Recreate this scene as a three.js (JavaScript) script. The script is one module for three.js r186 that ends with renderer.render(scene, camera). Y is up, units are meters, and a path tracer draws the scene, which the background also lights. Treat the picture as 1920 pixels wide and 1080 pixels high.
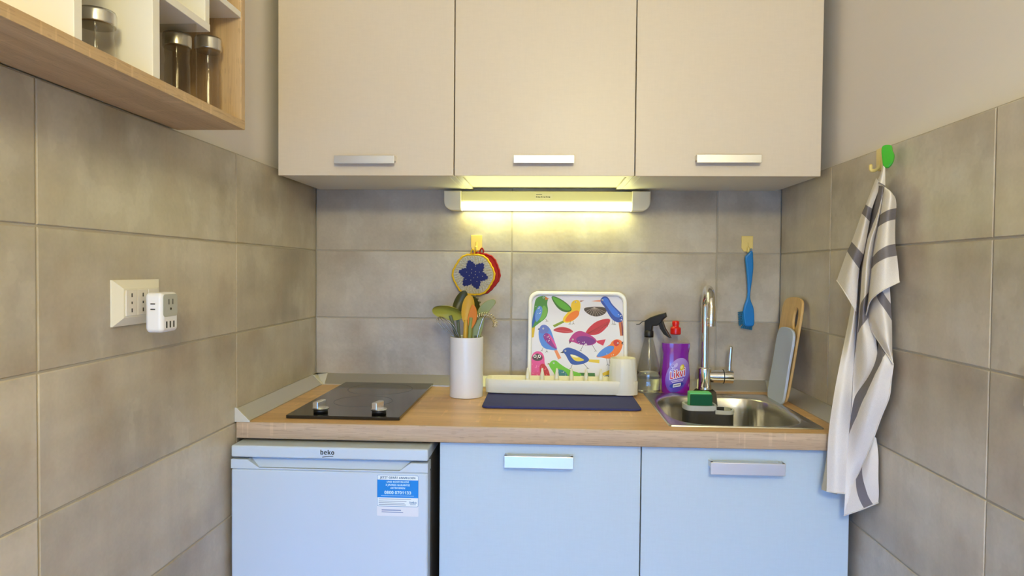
import * as THREE from 'three';
import { RoundedBoxGeometry } from 'three/addons/geometries/RoundedBoxGeometry.js';
import { TextGeometry } from 'three/addons/geometries/TextGeometry.js';
import { FontLoader } from 'three/addons/loaders/FontLoader.js';
import { mergeGeometries, mergeVertices, toCreasedNormals } from 'three/addons/utils/BufferGeometryUtils.js';
import { RectAreaLightUniformsLib } from 'three/addons/lights/RectAreaLightUniformsLib.js';

// ------------------------------------------------------------------ camera, sky, lamps, exposure
const scene = new THREE.Scene();
const renderer = new THREE.WebGLRenderer({ antialias: true });
renderer.toneMapping = THREE.LinearToneMapping;
renderer.toneMappingExposure = 1.24;
renderer.shadowMap.enabled = true;
renderer.shadowMap.type = THREE.PCFSoftShadowMap;
RectAreaLightUniformsLib.init();

const H = 1.08;            // height of the second wall joint above the floor: most heights below are given from it
const W = 1.38;            // width of the niche, wall to wall
const CT = H - 0.199;      // worktop surface
const camera = new THREE.PerspectiveCamera(45.67, 16 / 9, 0.02, 80);
camera.position.set(0.696, H + 0.1466, 2.038);
camera.rotation.set(-0.0255, 0.0497, 0.00905, 'YXZ');
scene.add(camera);

scene.background = new THREE.Color().setRGB(0.10, 0.37, 1.0);   // clear sky outside the balcony door
scene.backgroundIntensity = 17.5;

const ADDED_LAMP = { x: 0.9, y: 1.98, z: 2.8, color: new THREE.Color().setRGB(1.0, 0.89, 0.50), power: 4.6, glow: 2.6 };   // globe lamp added out of view to warm the upper cabinets
const TUBE = { color: new THREE.Color().setRGB(0.98, 1.0, 0.36), down: 18, front: 16.5, glow: 2.0, skin: new THREE.Color().setRGB(1.0, 1.0, 0.62) };            // lamp under the wall cabinet

// ------------------------------------------------------------------ helpers
let seed = 20240611;
const rnd = () => { seed = (seed * 1664525 + 1013904223) >>> 0; return seed / 4294967296; };
const taken = new Map();
const numbered = (n) => { const k = taken.get(n) || 0; taken.set(n, k + 1); return k ? n + '_' + String(k).padStart(3, '0') : n; };
function tag(o, label, category, group, kind) { o.userData.label = label; if (category) o.userData.category = category; if (group) o.userData.group = group; if (kind) o.userData.kind = kind; return o; }
function thing(name, label, category, group) { const g = new THREE.Group(); g.name = numbered(name); scene.add(g); return tag(g, label, category, group); }
function part(name, geo, mat, parent, label) {
  const g = Array.isArray(geo) ? merge(geo) : geo, m = new THREE.Mesh(g, mat);
  m.name = name; m.castShadow = m.receiveShadow = true; parent.add(m); if (label) m.userData.label = label; return m;
}
function struct(name, geo, mat, label) { const m = part(name, geo, mat, scene); m.userData.kind = 'structure'; if (label) m.userData.label = label; return m; }
function merge(list) {
  const l = list.map((g) => { const n = g.index ? g.toNonIndexed() : g; for (const k of Object.keys(n.attributes)) if (!['position', 'normal', 'uv'].includes(k)) n.deleteAttribute(k); return n; });
  return mergeGeometries(l);
}
const V = (x, y, z) => new THREE.Vector3(x, y, z);
// box from corner to corner, edges rounded by r
function bx(x0, x1, y0, y1, z0, z1, r = 0.001, seg = 2) {
  const w = x1 - x0, h = y1 - y0, d = z1 - z0;
  const g = r > 0 ? new RoundedBoxGeometry(w, h, d, seg, Math.min(r, w / 2.01, h / 2.01, d / 2.01)) : new THREE.BoxGeometry(w, h, d);
  return g.translate((x0 + x1) / 2, (y0 + y1) / 2, (z0 + z1) / 2);
}
const cyl = (r0, r1, h, x, y, z, n = 40) => new THREE.CylinderGeometry(r1, r0, h, n).translate(x, y + h / 2, z);
const lathe = (pts, n = 48) => new THREE.LatheGeometry(pts.map(([r, y]) => new THREE.Vector2(r, y)), n);
const tube = (pts, r, n = 32, m = 10, closed = false) => new THREE.TubeGeometry(new THREE.CatmullRomCurve3(pts.map((p) => V(...p)), closed), n, r, m, closed);
function shapeOf(pts, smooth = true) {
  const s = new THREE.Shape();
  if (!smooth) { pts.forEach(([x, y], i) => (i ? s.lineTo(x, y) : s.moveTo(x, y))); s.closePath(); return s; }
  const c = new THREE.CatmullRomCurve3(pts.map(([x, y]) => V(x, y, 0)), true, 'centripetal').getPoints(pts.length * 6).slice(0, -1);
  c.forEach((p, i) => (i ? s.lineTo(p.x, p.y) : s.moveTo(p.x, p.y))); return s;
}
function rrect(x0, x1, y0, y1, r, T = THREE.Shape) {
  const s = new T();
  s.moveTo(x0 + r, y0); s.lineTo(x1 - r, y0); s.absarc(x1 - r, y0 + r, r, -Math.PI / 2, 0); s.lineTo(x1, y1 - r); s.absarc(x1 - r, y1 - r, r, 0, Math.PI / 2);
  s.lineTo(x0 + r, y1); s.absarc(x0 + r, y1 - r, r, Math.PI / 2, Math.PI); s.lineTo(x0, y0 + r); s.absarc(x0 + r, y0 + r, r, Math.PI, Math.PI * 1.5);
  return s;
}
const extrude = (s, depth, bevel = 0, seg = 2, curve = 8) => new THREE.ExtrudeGeometry(s, { depth: depth - 2 * bevel, bevelEnabled: bevel > 0, bevelThickness: bevel, bevelSize: bevel, bevelOffset: -bevel, bevelSegments: seg, curveSegments: curve }).translate(0, 0, bevel);
const flat = (g) => g.rotateX(-Math.PI / 2);      // a shape drawn in x / -z is laid on the ground, extruded upwards
// rings of equally many points joined by a skin; caps close both ends
function loft(rings, { capA = true, capB = true, crease = 0.7 } = {}) {
  const n = rings[0].length, pos = [], uv = [], idx = [];
  rings.forEach((r, i) => { for (let j = 0; j <= n; j++) { const p = r[j % n]; pos.push(...p); uv.push(j / n, i / (rings.length - 1)); } });
  for (let i = 0; i < rings.length - 1; i++) for (let j = 0; j < n; j++) { const a = i * (n + 1) + j, b = a + n + 1; idx.push(a, a + 1, b, a + 1, b + 1, b); }
  const cap = (r, flip) => {
    const c = r.reduce((s, p) => [s[0] + p[0] / n, s[1] + p[1] / n, s[2] + p[2] / n], [0, 0, 0]), o = pos.length / 3;
    pos.push(...c); uv.push(0.5, 0.5); r.forEach((p) => { pos.push(...p); uv.push(0, 0); });
    for (let j = 0; j < n; j++) { const a = o + 1 + j, b = o + 1 + (j + 1) % n; idx.push(...(flip ? [o, b, a] : [o, a, b])); }
  };
  if (capA) cap(rings[0], true); if (capB) cap(rings[rings.length - 1], false);
  const g = new THREE.BufferGeometry();
  g.setAttribute('position', new THREE.Float32BufferAttribute(pos, 3)); g.setAttribute('uv', new THREE.Float32BufferAttribute(uv, 2)); g.setIndex(idx);
  return toCreasedNormals(g, crease);
}
// superellipse ring in the x/z plane
const ring = (cx, y, cz, a, b, n = 2, N = 48) => Array.from({ length: N }, (_, i) => { const t = -i / N * Math.PI * 2, c = Math.cos(t), s = Math.sin(t); return [cx + a * Math.sign(c) * Math.abs(c) ** (2 / n), y, cz + b * Math.sign(s) * Math.abs(s) ** (2 / n)]; });
// a smooth sheet through a grid of points
function sheet(rows, nu = 18, nv = 36, cell = [0, 0, 1, 1]) {
  const lines = rows.map((r) => new THREE.CatmullRomCurve3(r.map((p) => V(...p)), false, 'centripetal'));
  const pos = [], uv = [], idx = [];
  for (let i = 0; i <= nu; i++) {
    const c = new THREE.CatmullRomCurve3(lines.map((l) => l.getPoint(i / nu)), false, 'centripetal');
    for (let j = 0; j <= nv; j++) { const p = c.getPoint(j / nv); pos.push(p.x, p.y, p.z); uv.push(cell[0] + (cell[2] - cell[0]) * i / nu, cell[1] + (cell[3] - cell[1]) * j / nv); }
  }
  for (let i = 0; i < nu; i++) for (let j = 0; j < nv; j++) { const a = i * (nv + 1) + j, b = a + nv + 1; idx.push(a, a + 1, b, b, a + 1, b + 1); }
  const g = new THREE.BufferGeometry();
  g.setAttribute('position', new THREE.Float32BufferAttribute(pos, 3)); g.setAttribute('uv', new THREE.Float32BufferAttribute(uv, 2)); g.setIndex(idx); g.computeVertexNormals();
  return g;
}
// uv in metres, u along the grain axis (0 x, 1 y, 2 z)
function grain(geo, axis, off = [0, 0]) {
  const g = geo.index ? geo.toNonIndexed() : geo, p = g.attributes.position, nn = g.attributes.normal, uv = new Float32Array(p.count * 2);
  for (let i = 0; i < p.count; i++) {
    const n = [Math.abs(nn.getX(i)), Math.abs(nn.getY(i)), Math.abs(nn.getZ(i))], c = [p.getX(i), p.getY(i), p.getZ(i)];
    let d = n.indexOf(Math.max(...n)), u = axis;
    if (d === axis) u = (axis + 1) % 3;
    const v = 3 - d - u;
    uv[2 * i] = c[u] + off[0]; uv[2 * i + 1] = c[v] + c[d] + off[1];
  }
  g.setAttribute('uv', new THREE.BufferAttribute(uv, 2)); return g;
}
// planar uv 0..1 over a box in two axes
function planar(g, ax, a0, a1, ay, b0, b1) {
  const p = g.attributes.position, uv = new Float32Array(p.count * 2), get = (i, a) => [p.getX(i), p.getY(i), p.getZ(i)][a];
  for (let i = 0; i < p.count; i++) { uv[2 * i] = (get(i, ax) - a0) / (a1 - a0); uv[2 * i + 1] = (get(i, ay) - b0) / (b1 - b0); }
  g.setAttribute('uv', new THREE.BufferAttribute(uv, 2)); return g;
}

// ------------------------------------------------------------------ computed textures
const hash = (x, y, s) => { let h = (x * 374761393 + y * 668265263 + s * 974634533) | 0; h = Math.imul(h ^ (h >>> 13), 1274126177); return ((h ^ (h >>> 16)) >>> 0) / 4294967296; };
function vnoise(x, y, px, py, s) {
  const xi = Math.floor(x), yi = Math.floor(y), fx = x - xi, fy = y - yi, m = (a, n) => ((a % n) + n) % n, u = fx * fx * (3 - 2 * fx), v = fy * fy * (3 - 2 * fy);
  const a = hash(m(xi, px), m(yi, py), s), b = hash(m(xi + 1, px), m(yi, py), s), c = hash(m(xi, px), m(yi + 1, py), s), d = hash(m(xi + 1, px), m(yi + 1, py), s);
  return a + (b - a) * u + (c - a) * v + (a - b - c + d) * u * v;
}
const fbm = (x, y, px, py, s, o = 5) => { let t = 0, a = 0.5, k = 1; for (let i = 0; i < o; i++) { t += a * vnoise(x * k, y * k, px * k, py * k, s + i); a *= 0.5; k *= 2; } return t; };
const s8 = (c) => Math.max(0, Math.min(255, Math.round(255 * (c <= 0.0031308 ? 12.92 * c : 1.055 * Math.max(c, 0) ** (1 / 2.4) - 0.055))));
function dataTex(w, h, fn, span, srgb = true) {      // fn(u, v) gives linear r, g, b; span: metres covered by one repeat
  const d = new Uint8Array(w * h * 4);
  for (let y = 0; y < h; y++) for (let x = 0; x < w; x++) { const c = fn(x / w, y / h), i = (y * w + x) * 4; for (let k = 0; k < 3; k++) d[i + k] = srgb ? s8(c[k]) : Math.max(0, Math.min(255, c[k] * 255)); d[i + 3] = 255; }
  const t = new THREE.DataTexture(d, w, h); t.wrapS = t.wrapT = THREE.RepeatWrapping; t.magFilter = THREE.LinearFilter; t.minFilter = THREE.LinearMipmapLinearFilter; t.generateMipmaps = true;
  if (srgb) t.colorSpace = THREE.SRGBColorSpace; if (span) t.repeat.set(1 / span[0], 1 / span[1]); t.needsUpdate = true; return t;
}
function canvasTex(w, h, draw) {
  const c = document.createElement('canvas'); c.width = w; c.height = h; draw(c.getContext('2d'), w, h);
  const t = new THREE.CanvasTexture(c); t.colorSpace = THREE.SRGBColorSpace; t.anisotropy = 8; return t;
}
const mix = (a, b, t) => [a[0] + (b[0] - a[0]) * t, a[1] + (b[1] - a[1]) * t, a[2] + (b[2] - a[2]) * t];
const clamp = (x) => Math.max(0, Math.min(1, x));

const tileTex = dataTex(1024, 1024, (u, v) => {
  const big = fbm(u * 5, v * 5, 5, 5, 11, 5), mid = fbm(u * 16, v * 12, 16, 12, 31, 5), wipe = fbm(u * 5, v * 34, 5, 34, 51, 4), drag = fbm(u * 44, v * 6, 44, 6, 61, 3), fine = vnoise(u * 340, v * 340, 340, 340, 71);
  let c = mix([0.375, 0.325, 0.255], [0.61, 0.545, 0.45], clamp((big - 0.22) * 1.9));
  c = mix(c, [0.56, 0.52, 0.455], clamp((mid - 0.44) * 2.4)); c = mix(c, [0.42, 0.335, 0.25], clamp((0.36 - mid) * 3.0));
  const k = 0.93 + 0.20 * (wipe - 0.45) + 0.16 * (drag - 0.45) + 0.06 * (fine - 0.5) + (mid > 0.62 ? 0.05 : 0);
  return c.map((x) => x * k);
}, [1.3, 1.3]);
const tileBump = dataTex(512, 512, (u, v) => { const b = 0.5 * fbm(u * 10, v * 14, 10, 14, 81, 5) + 0.25 * vnoise(u * 160, v * 160, 160, 160, 91); return [b, b, b]; }, [1.3, 1.3], false);
function oak(light, dark, s) {
  return dataTex(1024, 1024, (u, v) => {
    const wob = fbm(u * 3, v * 5, 3, 5, s + 1, 3), band = fbm(u * 2, v * 26 + 2.2 * wob, 2, 1e6, s + 2, 4), fib = vnoise(u * 26, v * 380, 26, 380, s + 3), cell = fbm(u * 5, v * 9, 5, 9, s + 4, 3);
    const pore = vnoise(u * 60, v * 420, 60, 420, s + 5) > 0.80 ? 1 : 0, saw = vnoise(u * 190, v * 7, 190, 7, s + 6) > 0.83 && cell > 0.47 ? 1 : 0;
    let c = mix(dark, light, clamp((band - 0.2) * 1.7)); c = mix(c, light, 0.25 * cell);
    const k = 0.92 + 0.14 * (fib - 0.5) - 0.13 * pore + 0.13 * saw;
    return c.map((x) => x * k);
  }, [1.1, 0.55]);
}
const oakTop = oak([0.82, 0.52, 0.25], [0.60, 0.355, 0.155], 200);
const oakPale = oak([0.66, 0.47, 0.28], [0.50, 0.33, 0.175], 300);
const oakEdge = oak([0.65, 0.48, 0.325], [0.47, 0.335, 0.22], 500);
const bamboo = oak([0.82, 0.56, 0.25], [0.70, 0.44, 0.17], 400);
const linen = dataTex(512, 512, (u, v) => { const k = 0.975 + 0.025 * (vnoise(u * 200, v * 24, 200, 24, 5) - 0.5) + 0.02 * (vnoise(u * 16, v * 256, 16, 256, 6) - 0.5); return [k, k, k]; }, [0.35, 0.35]);
const plasterBump = dataTex(512, 512, (u, v) => { const b = fbm(u * 30, v * 30, 30, 30, 15, 4); return [b, b, b]; }, [0.6, 0.6], false);
const weaveBump = dataTex(256, 256, (u, v) => { const b = 0.5 + 0.25 * Math.sin(u * 256 * Math.PI / 4) * Math.sin(v * 256 * Math.PI / 4) + 0.25 * (hash(u * 256 | 0, v * 256 | 0, 3) - 0.5); return [b, b, b]; }, [0.03, 0.03], false);

// ------------------------------------------------------------------ materials
const std = (color, roughness = 0.5, o = {}) => new THREE.MeshPhysicalMaterial({ color, roughness, ...o });
const lin = (r, g, b) => new THREE.Color().setRGB(r, g, b);
const M = {
  tile: std(0xffffff, 0.38, { map: tileTex, bumpMap: tileBump, bumpScale: 0.0012 }),
  grout: std(lin(0.44, 0.40, 0.34), 0.95),
  plaster: std(lin(0.80, 0.755, 0.705), 0.92, { bumpMap: plasterBump, bumpScale: 0.0006 }),
  ceiling: std(lin(0.82, 0.81, 0.79), 0.95),
  floor: std(0xffffff, 0.5, { map: oakPale }),
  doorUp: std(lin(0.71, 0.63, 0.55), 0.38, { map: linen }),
  doorLowBlueLit: std(lin(0.53, 0.65, 0.76), 0.36, { map: linen }),  // white doors, with the blue cast of daylight mixed into the colour
  carcass: std(lin(0.74, 0.71, 0.64), 0.45),
  whiteBoard: std(lin(0.80, 0.78, 0.73), 0.4),
  dark: std(lin(0.02, 0.02, 0.02), 0.8),
  alu: std(lin(0.72, 0.72, 0.74), 0.36, { metalness: 0.85 }),
  aluStrip: std(lin(0.62, 0.61, 0.58), 0.34, { metalness: 0.8 }),
  plasticGrey: std(lin(0.60, 0.58, 0.52), 0.45),
  oakTop: std(0xffffff, 0.36, { map: oakTop }),
  oakEdge: std(0xffffff, 0.45, { map: oakEdge }),
  oakPale: std(0xffffff, 0.5, { map: oakPale }),
  fridge: std(lin(0.56, 0.66, 0.79), 0.28),  // white enamel; part of the blue daylight is put into this tone
  fridgeSideShade: std(lin(0.07, 0.07, 0.075), 0.6),  // near black stands in for the shade in the gap beside the fridge
  gasket: std(lin(0.10, 0.11, 0.14), 0.7),
  glassBlack: std(lin(0.012, 0.012, 0.014), 0.09, { clearcoat: 0.3, clearcoatRoughness: 0.08 }),
  zone: std(lin(0.045, 0.045, 0.05), 0.3),
  silver: std(lin(0.80, 0.80, 0.82), 0.22, { metalness: 0.9 }),
  chrome: std(lin(0.86, 0.86, 0.87), 0.06, { metalness: 1 }),
  steel: std(lin(0.60, 0.59, 0.57), 0.27, { metalness: 1 }),
  black: std(lin(0.008, 0.008, 0.009), 0.45),
  whiteGloss: std(lin(0.83, 0.83, 0.86), 0.22),
  cream: std(lin(0.80, 0.78, 0.66), 0.35),
  navy: std(lin(0.03, 0.036, 0.17), 0.75, { bumpMap: weaveBump, bumpScale: 0.0003 }),
  yellow: std(lin(0.80, 0.58, 0.13), 0.4),
  yellowPale: std(lin(0.80, 0.64, 0.24), 0.4),
  blue: std(lin(0.006, 0.20, 0.62), 0.3),
  bristle: std(lin(0.01, 0.17, 0.38), 0.6),
  olive: std(lin(0.44, 0.44, 0.07), 0.35),
  oliveDark: std(lin(0.055, 0.06, 0.018), 0.4),
  oliveMid: std(lin(0.25, 0.29, 0.08), 0.4),
  sage: std(lin(0.13, 0.16, 0.10), 0.45),
  spoonWood: std(lin(0.66, 0.40, 0.045), 0.5),
  spoonOrange: std(lin(0.62, 0.19, 0.008), 0.6),
  wire: std(lin(0.72, 0.66, 0.52), 0.2, { metalness: 1 }),
  wireDark: std(lin(0.30, 0.30, 0.29), 0.25, { metalness: 1 }),
  clear: std(lin(0.97, 0.98, 0.98), 0.03, { transmission: 1, thickness: 0, ior: 1.45 }),
  smoke: std(lin(0.80, 0.77, 0.72), 0.05, { transmission: 1, thickness: 0, ior: 1.5 }),
  paneGlass: std(lin(0.88, 0.87, 0.84), 0.03, { transmission: 1, thickness: 0, ior: 1.3 }),
  spray: std(lin(0.78, 0.79, 0.78), 0.06, { transmission: 1, thickness: 0, ior: 1.45 }),
  water: std(lin(1, 1, 1), 0.02, { transmission: 1, thickness: 0.04, ior: 1.33 }),
  purple: std(lin(0.45, 0.025, 0.68), 0.10, { transmission: 0.45, thickness: 0.04, ior: 1.36, attenuationColor: lin(0.45, 0.03, 0.7), attenuationDistance: 0.03, clearcoat: 1, clearcoatRoughness: 0.05 }),
  red: std(lin(0.72, 0.012, 0.008), 0.25),
  redYarn: std(lin(0.45, 0.012, 0.02), 0.9, { bumpMap: weaveBump, bumpScale: 0.001 }),
  whiteYarn: std(lin(0.80, 0.78, 0.72), 0.92, { bumpMap: weaveBump, bumpScale: 0.0015 }),
  blueYarn: std(lin(0.022, 0.035, 0.27), 0.92, { bumpMap: weaveBump, bumpScale: 0.0015 }),
  yarnBase: std(lin(0.50, 0.47, 0.42), 0.95),
  yellowYarn: std(lin(0.76, 0.48, 0.02), 0.92),
  spongeLight: std(lin(0.16, 0.62, 0.24), 0.95),
  spongeDark: std(lin(0.006, 0.10, 0.045), 0.95),
  caddy: std(lin(0.035, 0.036, 0.045), 0.55),
  caddyGrey: std(lin(0.55, 0.58, 0.58), 0.5),
  strap: std(lin(0.06, 0.055, 0.05), 0.5),
  boardWood: std(0xffffff, 0.5, { map: bamboo }),
  boardGrey: std(lin(0.50, 0.565, 0.69), 0.42),
  greenClip: std(lin(0.07, 0.72, 0.04), 0.1, { transmission: 0.5, thickness: 0.006, ior: 1.5, attenuationColor: lin(0.1, 0.7, 0.05), attenuationDistance: 0.01 }),
  socket: std(lin(0.80, 0.77, 0.66), 0.3),
  socketInsert: std(lin(0.76, 0.72, 0.66), 0.3),
  adapter: std(lin(0.82, 0.82, 0.86), 0.3),
  adapterGrey: std(lin(0.44, 0.45, 0.41), 0.45),
  lampBody: std(lin(0.80, 0.74, 0.60), 0.4),
  shutter: std(lin(0.45, 0.44, 0.42), 0.6),
  lampHousing: std(lin(0.68, 0.63, 0.36), 0.4),
  ground: std(lin(0.30, 0.27, 0.23), 0.9),
};

// ------------------------------------------------------------------ the room
const HIGH = 2.6, BACK = 3.7;
// one ceramic tile: face at z = 0, back at z = -0.008, chamfered rim
function tileGeo(w, h, off) {
  const c = 0.0014, t = 0.008, f = [[c, c, 0], [w - c, c, 0], [w - c, h - c, 0], [c, h - c, 0]], s = [[0, 0, -c], [w, 0, -c], [w, h, -c], [0, h, -c]], b = s.map(([x, y]) => [x, y, -t]);
  const pos = [], uv = [], quad = (a, e, d, g) => { for (const p of [a, e, d, a, d, g]) { pos.push(...p); uv.push(p[0] + off[0], p[1] + off[1]); } };
  quad(...f); for (let i = 0; i < 4; i++) { const j = (i + 1) % 4; quad(s[i], s[j], f[j], f[i]); quad(b[i], b[j], s[j], s[i]); }
  const g = new THREE.BufferGeometry(); g.setAttribute('position', new THREE.Float32BufferAttribute(pos, 3)); g.setAttribute('uv', new THREE.Float32BufferAttribute(uv, 2)); g.computeVertexNormals(); return g;
}
const rowsY = [0, ...[-5, -4, -3, -2, -1, 0, 1, 2].map((k) => H + k * 0.2021)], TOP = H + 0.4042, GAP = 0.0034;
const tileShapes = new Map();
function tiled(wall, cols, place) {       // cols: joint positions along the wall; place puts a tile whose corner is (s, y)
  for (let c = 0; c < cols.length - 1; c++) for (let r = 0; r < rowsY.length - 1; r++) {
    const w = cols[c + 1] - cols[c] - GAP, h = rowsY[r + 1] - rowsY[r] - GAP, kind = Math.floor(rnd() * 7), key = [w.toFixed(4), h.toFixed(4), kind].join();
    if (!tileShapes.has(key)) tileShapes.set(key, tileGeo(w, h, [kind * 0.37 + 0.11, kind * 0.53 + 0.07]));
    const m = part('tile', tileShapes.get(key), M.tile, wall); place(m, cols[c] + GAP / 2, rowsY[r] + GAP / 2, w);
    m.position.add(V((rnd() - 0.5) * 0.0003, (rnd() - 0.5) * 0.0003, (rnd() - 0.5) * 0.0003));
  }
}
const DEEP = 1.741;
const wallBack = struct('wall_back', bx(-0.14, W + 0.14, 0, HIGH, -0.15, -0.02, 0), M.plaster, 'rear wall of the kitchenette, greige tiles below, painted above');
part('grout', bx(0, W, 0, TOP, -0.02, -0.0022, 0), M.grout, wallBack);
tiled(wallBack, [0, 0.593, 1.196, W], (m, s, y) => m.position.set(s, y, 0));
const wallLeft = struct('wall_left', bx(-0.15, -0.02, 0, HIGH, -0.02, DEEP, 0), M.plaster, 'left side wall, greige tiles below, painted above');
part('grout', bx(-0.02, -0.0022, 0, TOP, 0, DEEP - 0.002, 0), M.grout, wallLeft);
tiled(wallLeft, [0, 0.5325, 1.1355, 1.7385], (m, s, y, w) => { m.rotation.y = Math.PI / 2; m.position.set(0, y, s + w); });
const wallRight = struct('wall_right', bx(W + 0.02, W + 0.15, 0, HIGH, -0.02, DEEP, 0), M.plaster, 'right side wall, greige tiles below, painted above');
part('grout', bx(W + 0.0022, W + 0.02, 0, TOP, 0, DEEP - 0.002, 0), M.grout, wallRight);
tiled(wallRight, [0, 0.349, 0.952, 1.555, DEEP], (m, s, y) => { m.rotation.y = -Math.PI / 2; m.position.set(W, y, s); });
struct('floor', grain(bx(-1.42, 2.82, -0.1, 0, -0.14, BACK + 0.12, 0), 2), M.floor, 'wood-look floor');
struct('ceiling', bx(-1.42, 2.82, HIGH, HIGH + 0.1, -0.14, BACK + 0.12, 0), M.ceiling, 'white painted ceiling');
struct('wall_front_left', bx(-1.42, -0.15, 0, HIGH, DEEP - 0.12, DEEP, 0), M.plaster, 'painted wall beside the niche opening');
struct('wall_front_right', bx(W + 0.15, 2.82, 0, HIGH, DEEP - 0.12, DEEP, 0), M.plaster, 'painted wall on the other side of the niche opening');
struct('wall_room_left', bx(-1.42, -1.30, 0, HIGH, DEEP, BACK, 0), M.plaster, 'painted room wall');
struct('wall_room_right', bx(2.70, 2.82, 0, HIGH, DEEP, BACK, 0), M.plaster, 'painted room wall opposite');
const DW = { x0: -0.35, x1: 1.15, y0: 0.05, y1: 2.15 };          // balcony door opening in the far wall
struct('wall_far', [bx(-1.42, DW.x0, 0, HIGH, BACK, BACK + 0.12, 0), bx(DW.x1, 2.82, 0, HIGH, BACK, BACK + 0.12, 0), bx(DW.x0, DW.x1, DW.y1, HIGH, BACK, BACK + 0.12, 0), bx(DW.x0, DW.x1, 0, DW.y0, BACK, BACK + 0.12, 0)], M.plaster, 'painted far wall with the balcony door');
{
  const w = new THREE.Group(); w.name = 'window_1'; w.userData.kind = 'structure'; w.userData.label = 'glazed balcony door in the far wall'; scene.add(w);
  const f = 0.06, xm = (DW.x0 + DW.x1) / 2, z0 = BACK + 0.03, z1 = BACK + 0.09;
  part('window_frame', [bx(DW.x0, DW.x0 + f, DW.y0, DW.y1, z0, z1, 0.004), bx(DW.x1 - f, DW.x1, DW.y0, DW.y1, z0, z1, 0.004), bx(xm - f / 2, xm + f / 2, DW.y0, DW.y1, z0, z1, 0.004), bx(DW.x0, DW.x1, DW.y0, DW.y0 + f, z0, z1, 0.004), bx(DW.x0, DW.x1, DW.y1 - f, DW.y1, z0, z1, 0.004)], M.whiteGloss, w);
  for (const [a, b] of [[DW.x0 + f, xm - f / 2], [xm + f / 2, DW.x1 - f]]) part('pane', new THREE.PlaneGeometry(b - a, DW.y1 - DW.y0 - 2 * f).translate((a + b) / 2, (DW.y0 + DW.y1) / 2, (z0 + z1) / 2), M.clear, w);
}
{
  const sh = new THREE.Group(); sh.name = 'window_added_shutter'; sh.userData.kind = 'structure'; sh.userData.label = 'added roller shutter, half lowered to hold back high sky light'; scene.add(sh);
  const slat = bx(DW.x0 + 0.002, DW.x1 - 0.002, 0, 0.047, BACK + 0.094, BACK + 0.104, 0.003, 1);  // slats added out of view so blue sky light stays low
  for (let i = 0; i < 20; i++) part('slat', slat, M.shutter, sh).position.y = DW.y1 - 0.05 - i * 0.049;
}
struct('terrace', bx(-20, 20, -0.2, -0.1, BACK + 0.12, BACK + 30, 0), M.ground, 'pale paved terrace outside');

// unseen globe lamp, added behind the viewer for its warm light
{
  const t = thing('added_pendant_lamp', 'added milky globe pendant lamp, unseen behind the viewer', 'lamp');
  t.position.set(ADDED_LAMP.x, 0, ADDED_LAMP.z);
  part('ceiling_rose', cyl(0.05, 0.05, 0.025, 0, HIGH - 0.025, 0), M.whiteGloss, t);
  part('cord', cyl(0.003, 0.003, HIGH - ADDED_LAMP.y - 0.025, 0, ADDED_LAMP.y, 0, 8), M.black, t);
  part('lamp_shade', new THREE.SphereGeometry(0.13, 32, 20).translate(0, ADDED_LAMP.y, 0), new THREE.MeshStandardMaterial({ color: 0xffffff, emissive: ADDED_LAMP.color, emissiveIntensity: ADDED_LAMP.glow }), t);
  const l = new THREE.PointLight(ADDED_LAMP.color, ADDED_LAMP.power); l.position.set(0, ADDED_LAMP.y, 0); l.castShadow = true; l.shadow.radius = 6; l.shadow.mapSize.set(1024, 1024); t.add(l);
}

// ------------------------------------------------------------------ wall cabinets
const barHandle = (x0, x1, y0, y1, zDoor, out) => {
  const s = rrect(x0, x1, y0, y1, 0.0012);
  const lip = bx(x0, x1, y1 - 0.0025, y1, zDoor + out - 0.011, zDoor + out - 0.002, 0.0005);
  return [extrude(s, 0.003, 0.0008).translate(0, 0, zDoor + out - 0.003), lip, bx(x0, x0 + 0.007, y1 - 0.013, y1, zDoor, zDoor + out - 0.002, 0.0008), bx(x1 - 0.007, x1, y1 - 0.013, y1, zDoor, zDoor + out - 0.002, 0.0008)];
};
const UZ = 0.302, UB = H + 0.3855, UT = UB + 0.72, UX = [0.0112, 0.4625, 0.9135, 1.3665];
const upperLabels = ['cream wall cabinet over the hob, against the left wall', 'cream wall cabinet over the tube lamp, between two others', 'cream wall cabinet over the sink, against the right wall'];
const upperHandles = [[0.1629, 0.3151], [0.6127, 0.7622], [1.0598, 1.2156]];
for (let i = 0; i < 3; i++) {
  const t = thing('wall_cabinet', upperLabels[i], 'cabinet', 'wall cabinets over the worktop'), x0 = UX[i], x1 = UX[i + 1] - 0.0006, p = 0.016;
  part('side_panel', grain(bx(x0, x0 + p, UB, UT, 0.0006, UZ, 0.0008), 1), M.carcass, t);
  part('side_panel', grain(bx(x1 - p, x1, UB, UT, 0.0006, UZ, 0.0008), 1), M.carcass, t);
  const up = i === 1 ? 0.005 : 0;            // the bottom of the middle one sits higher between its sides
  part('bottom_panel', bx(x0 + p, x1 - p, UB + up, UB + up + p, 0.0006, UZ, 0.0006), M.carcass, t);
  part('top_panel', bx(x0 + p, x1 - p, UT - p, UT, 0.0006, UZ, 0.0006), M.carcass, t);
  part('back_panel', bx(x0 + p, x1 - p, UB + up + p, UT - p, 0.0006, 0.004, 0), M.carcass, t);
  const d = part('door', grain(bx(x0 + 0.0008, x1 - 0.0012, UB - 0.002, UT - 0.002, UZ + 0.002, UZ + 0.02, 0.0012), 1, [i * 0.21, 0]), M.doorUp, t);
  part('handle', barHandle(...upperHandles[i], H + 0.4105 + i * 0.0014, H + 0.4305 + i * 0.0014, UZ + 0.02, 0.023), M.alu, d, 'brushed aluminium bar handle');
}

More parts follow.
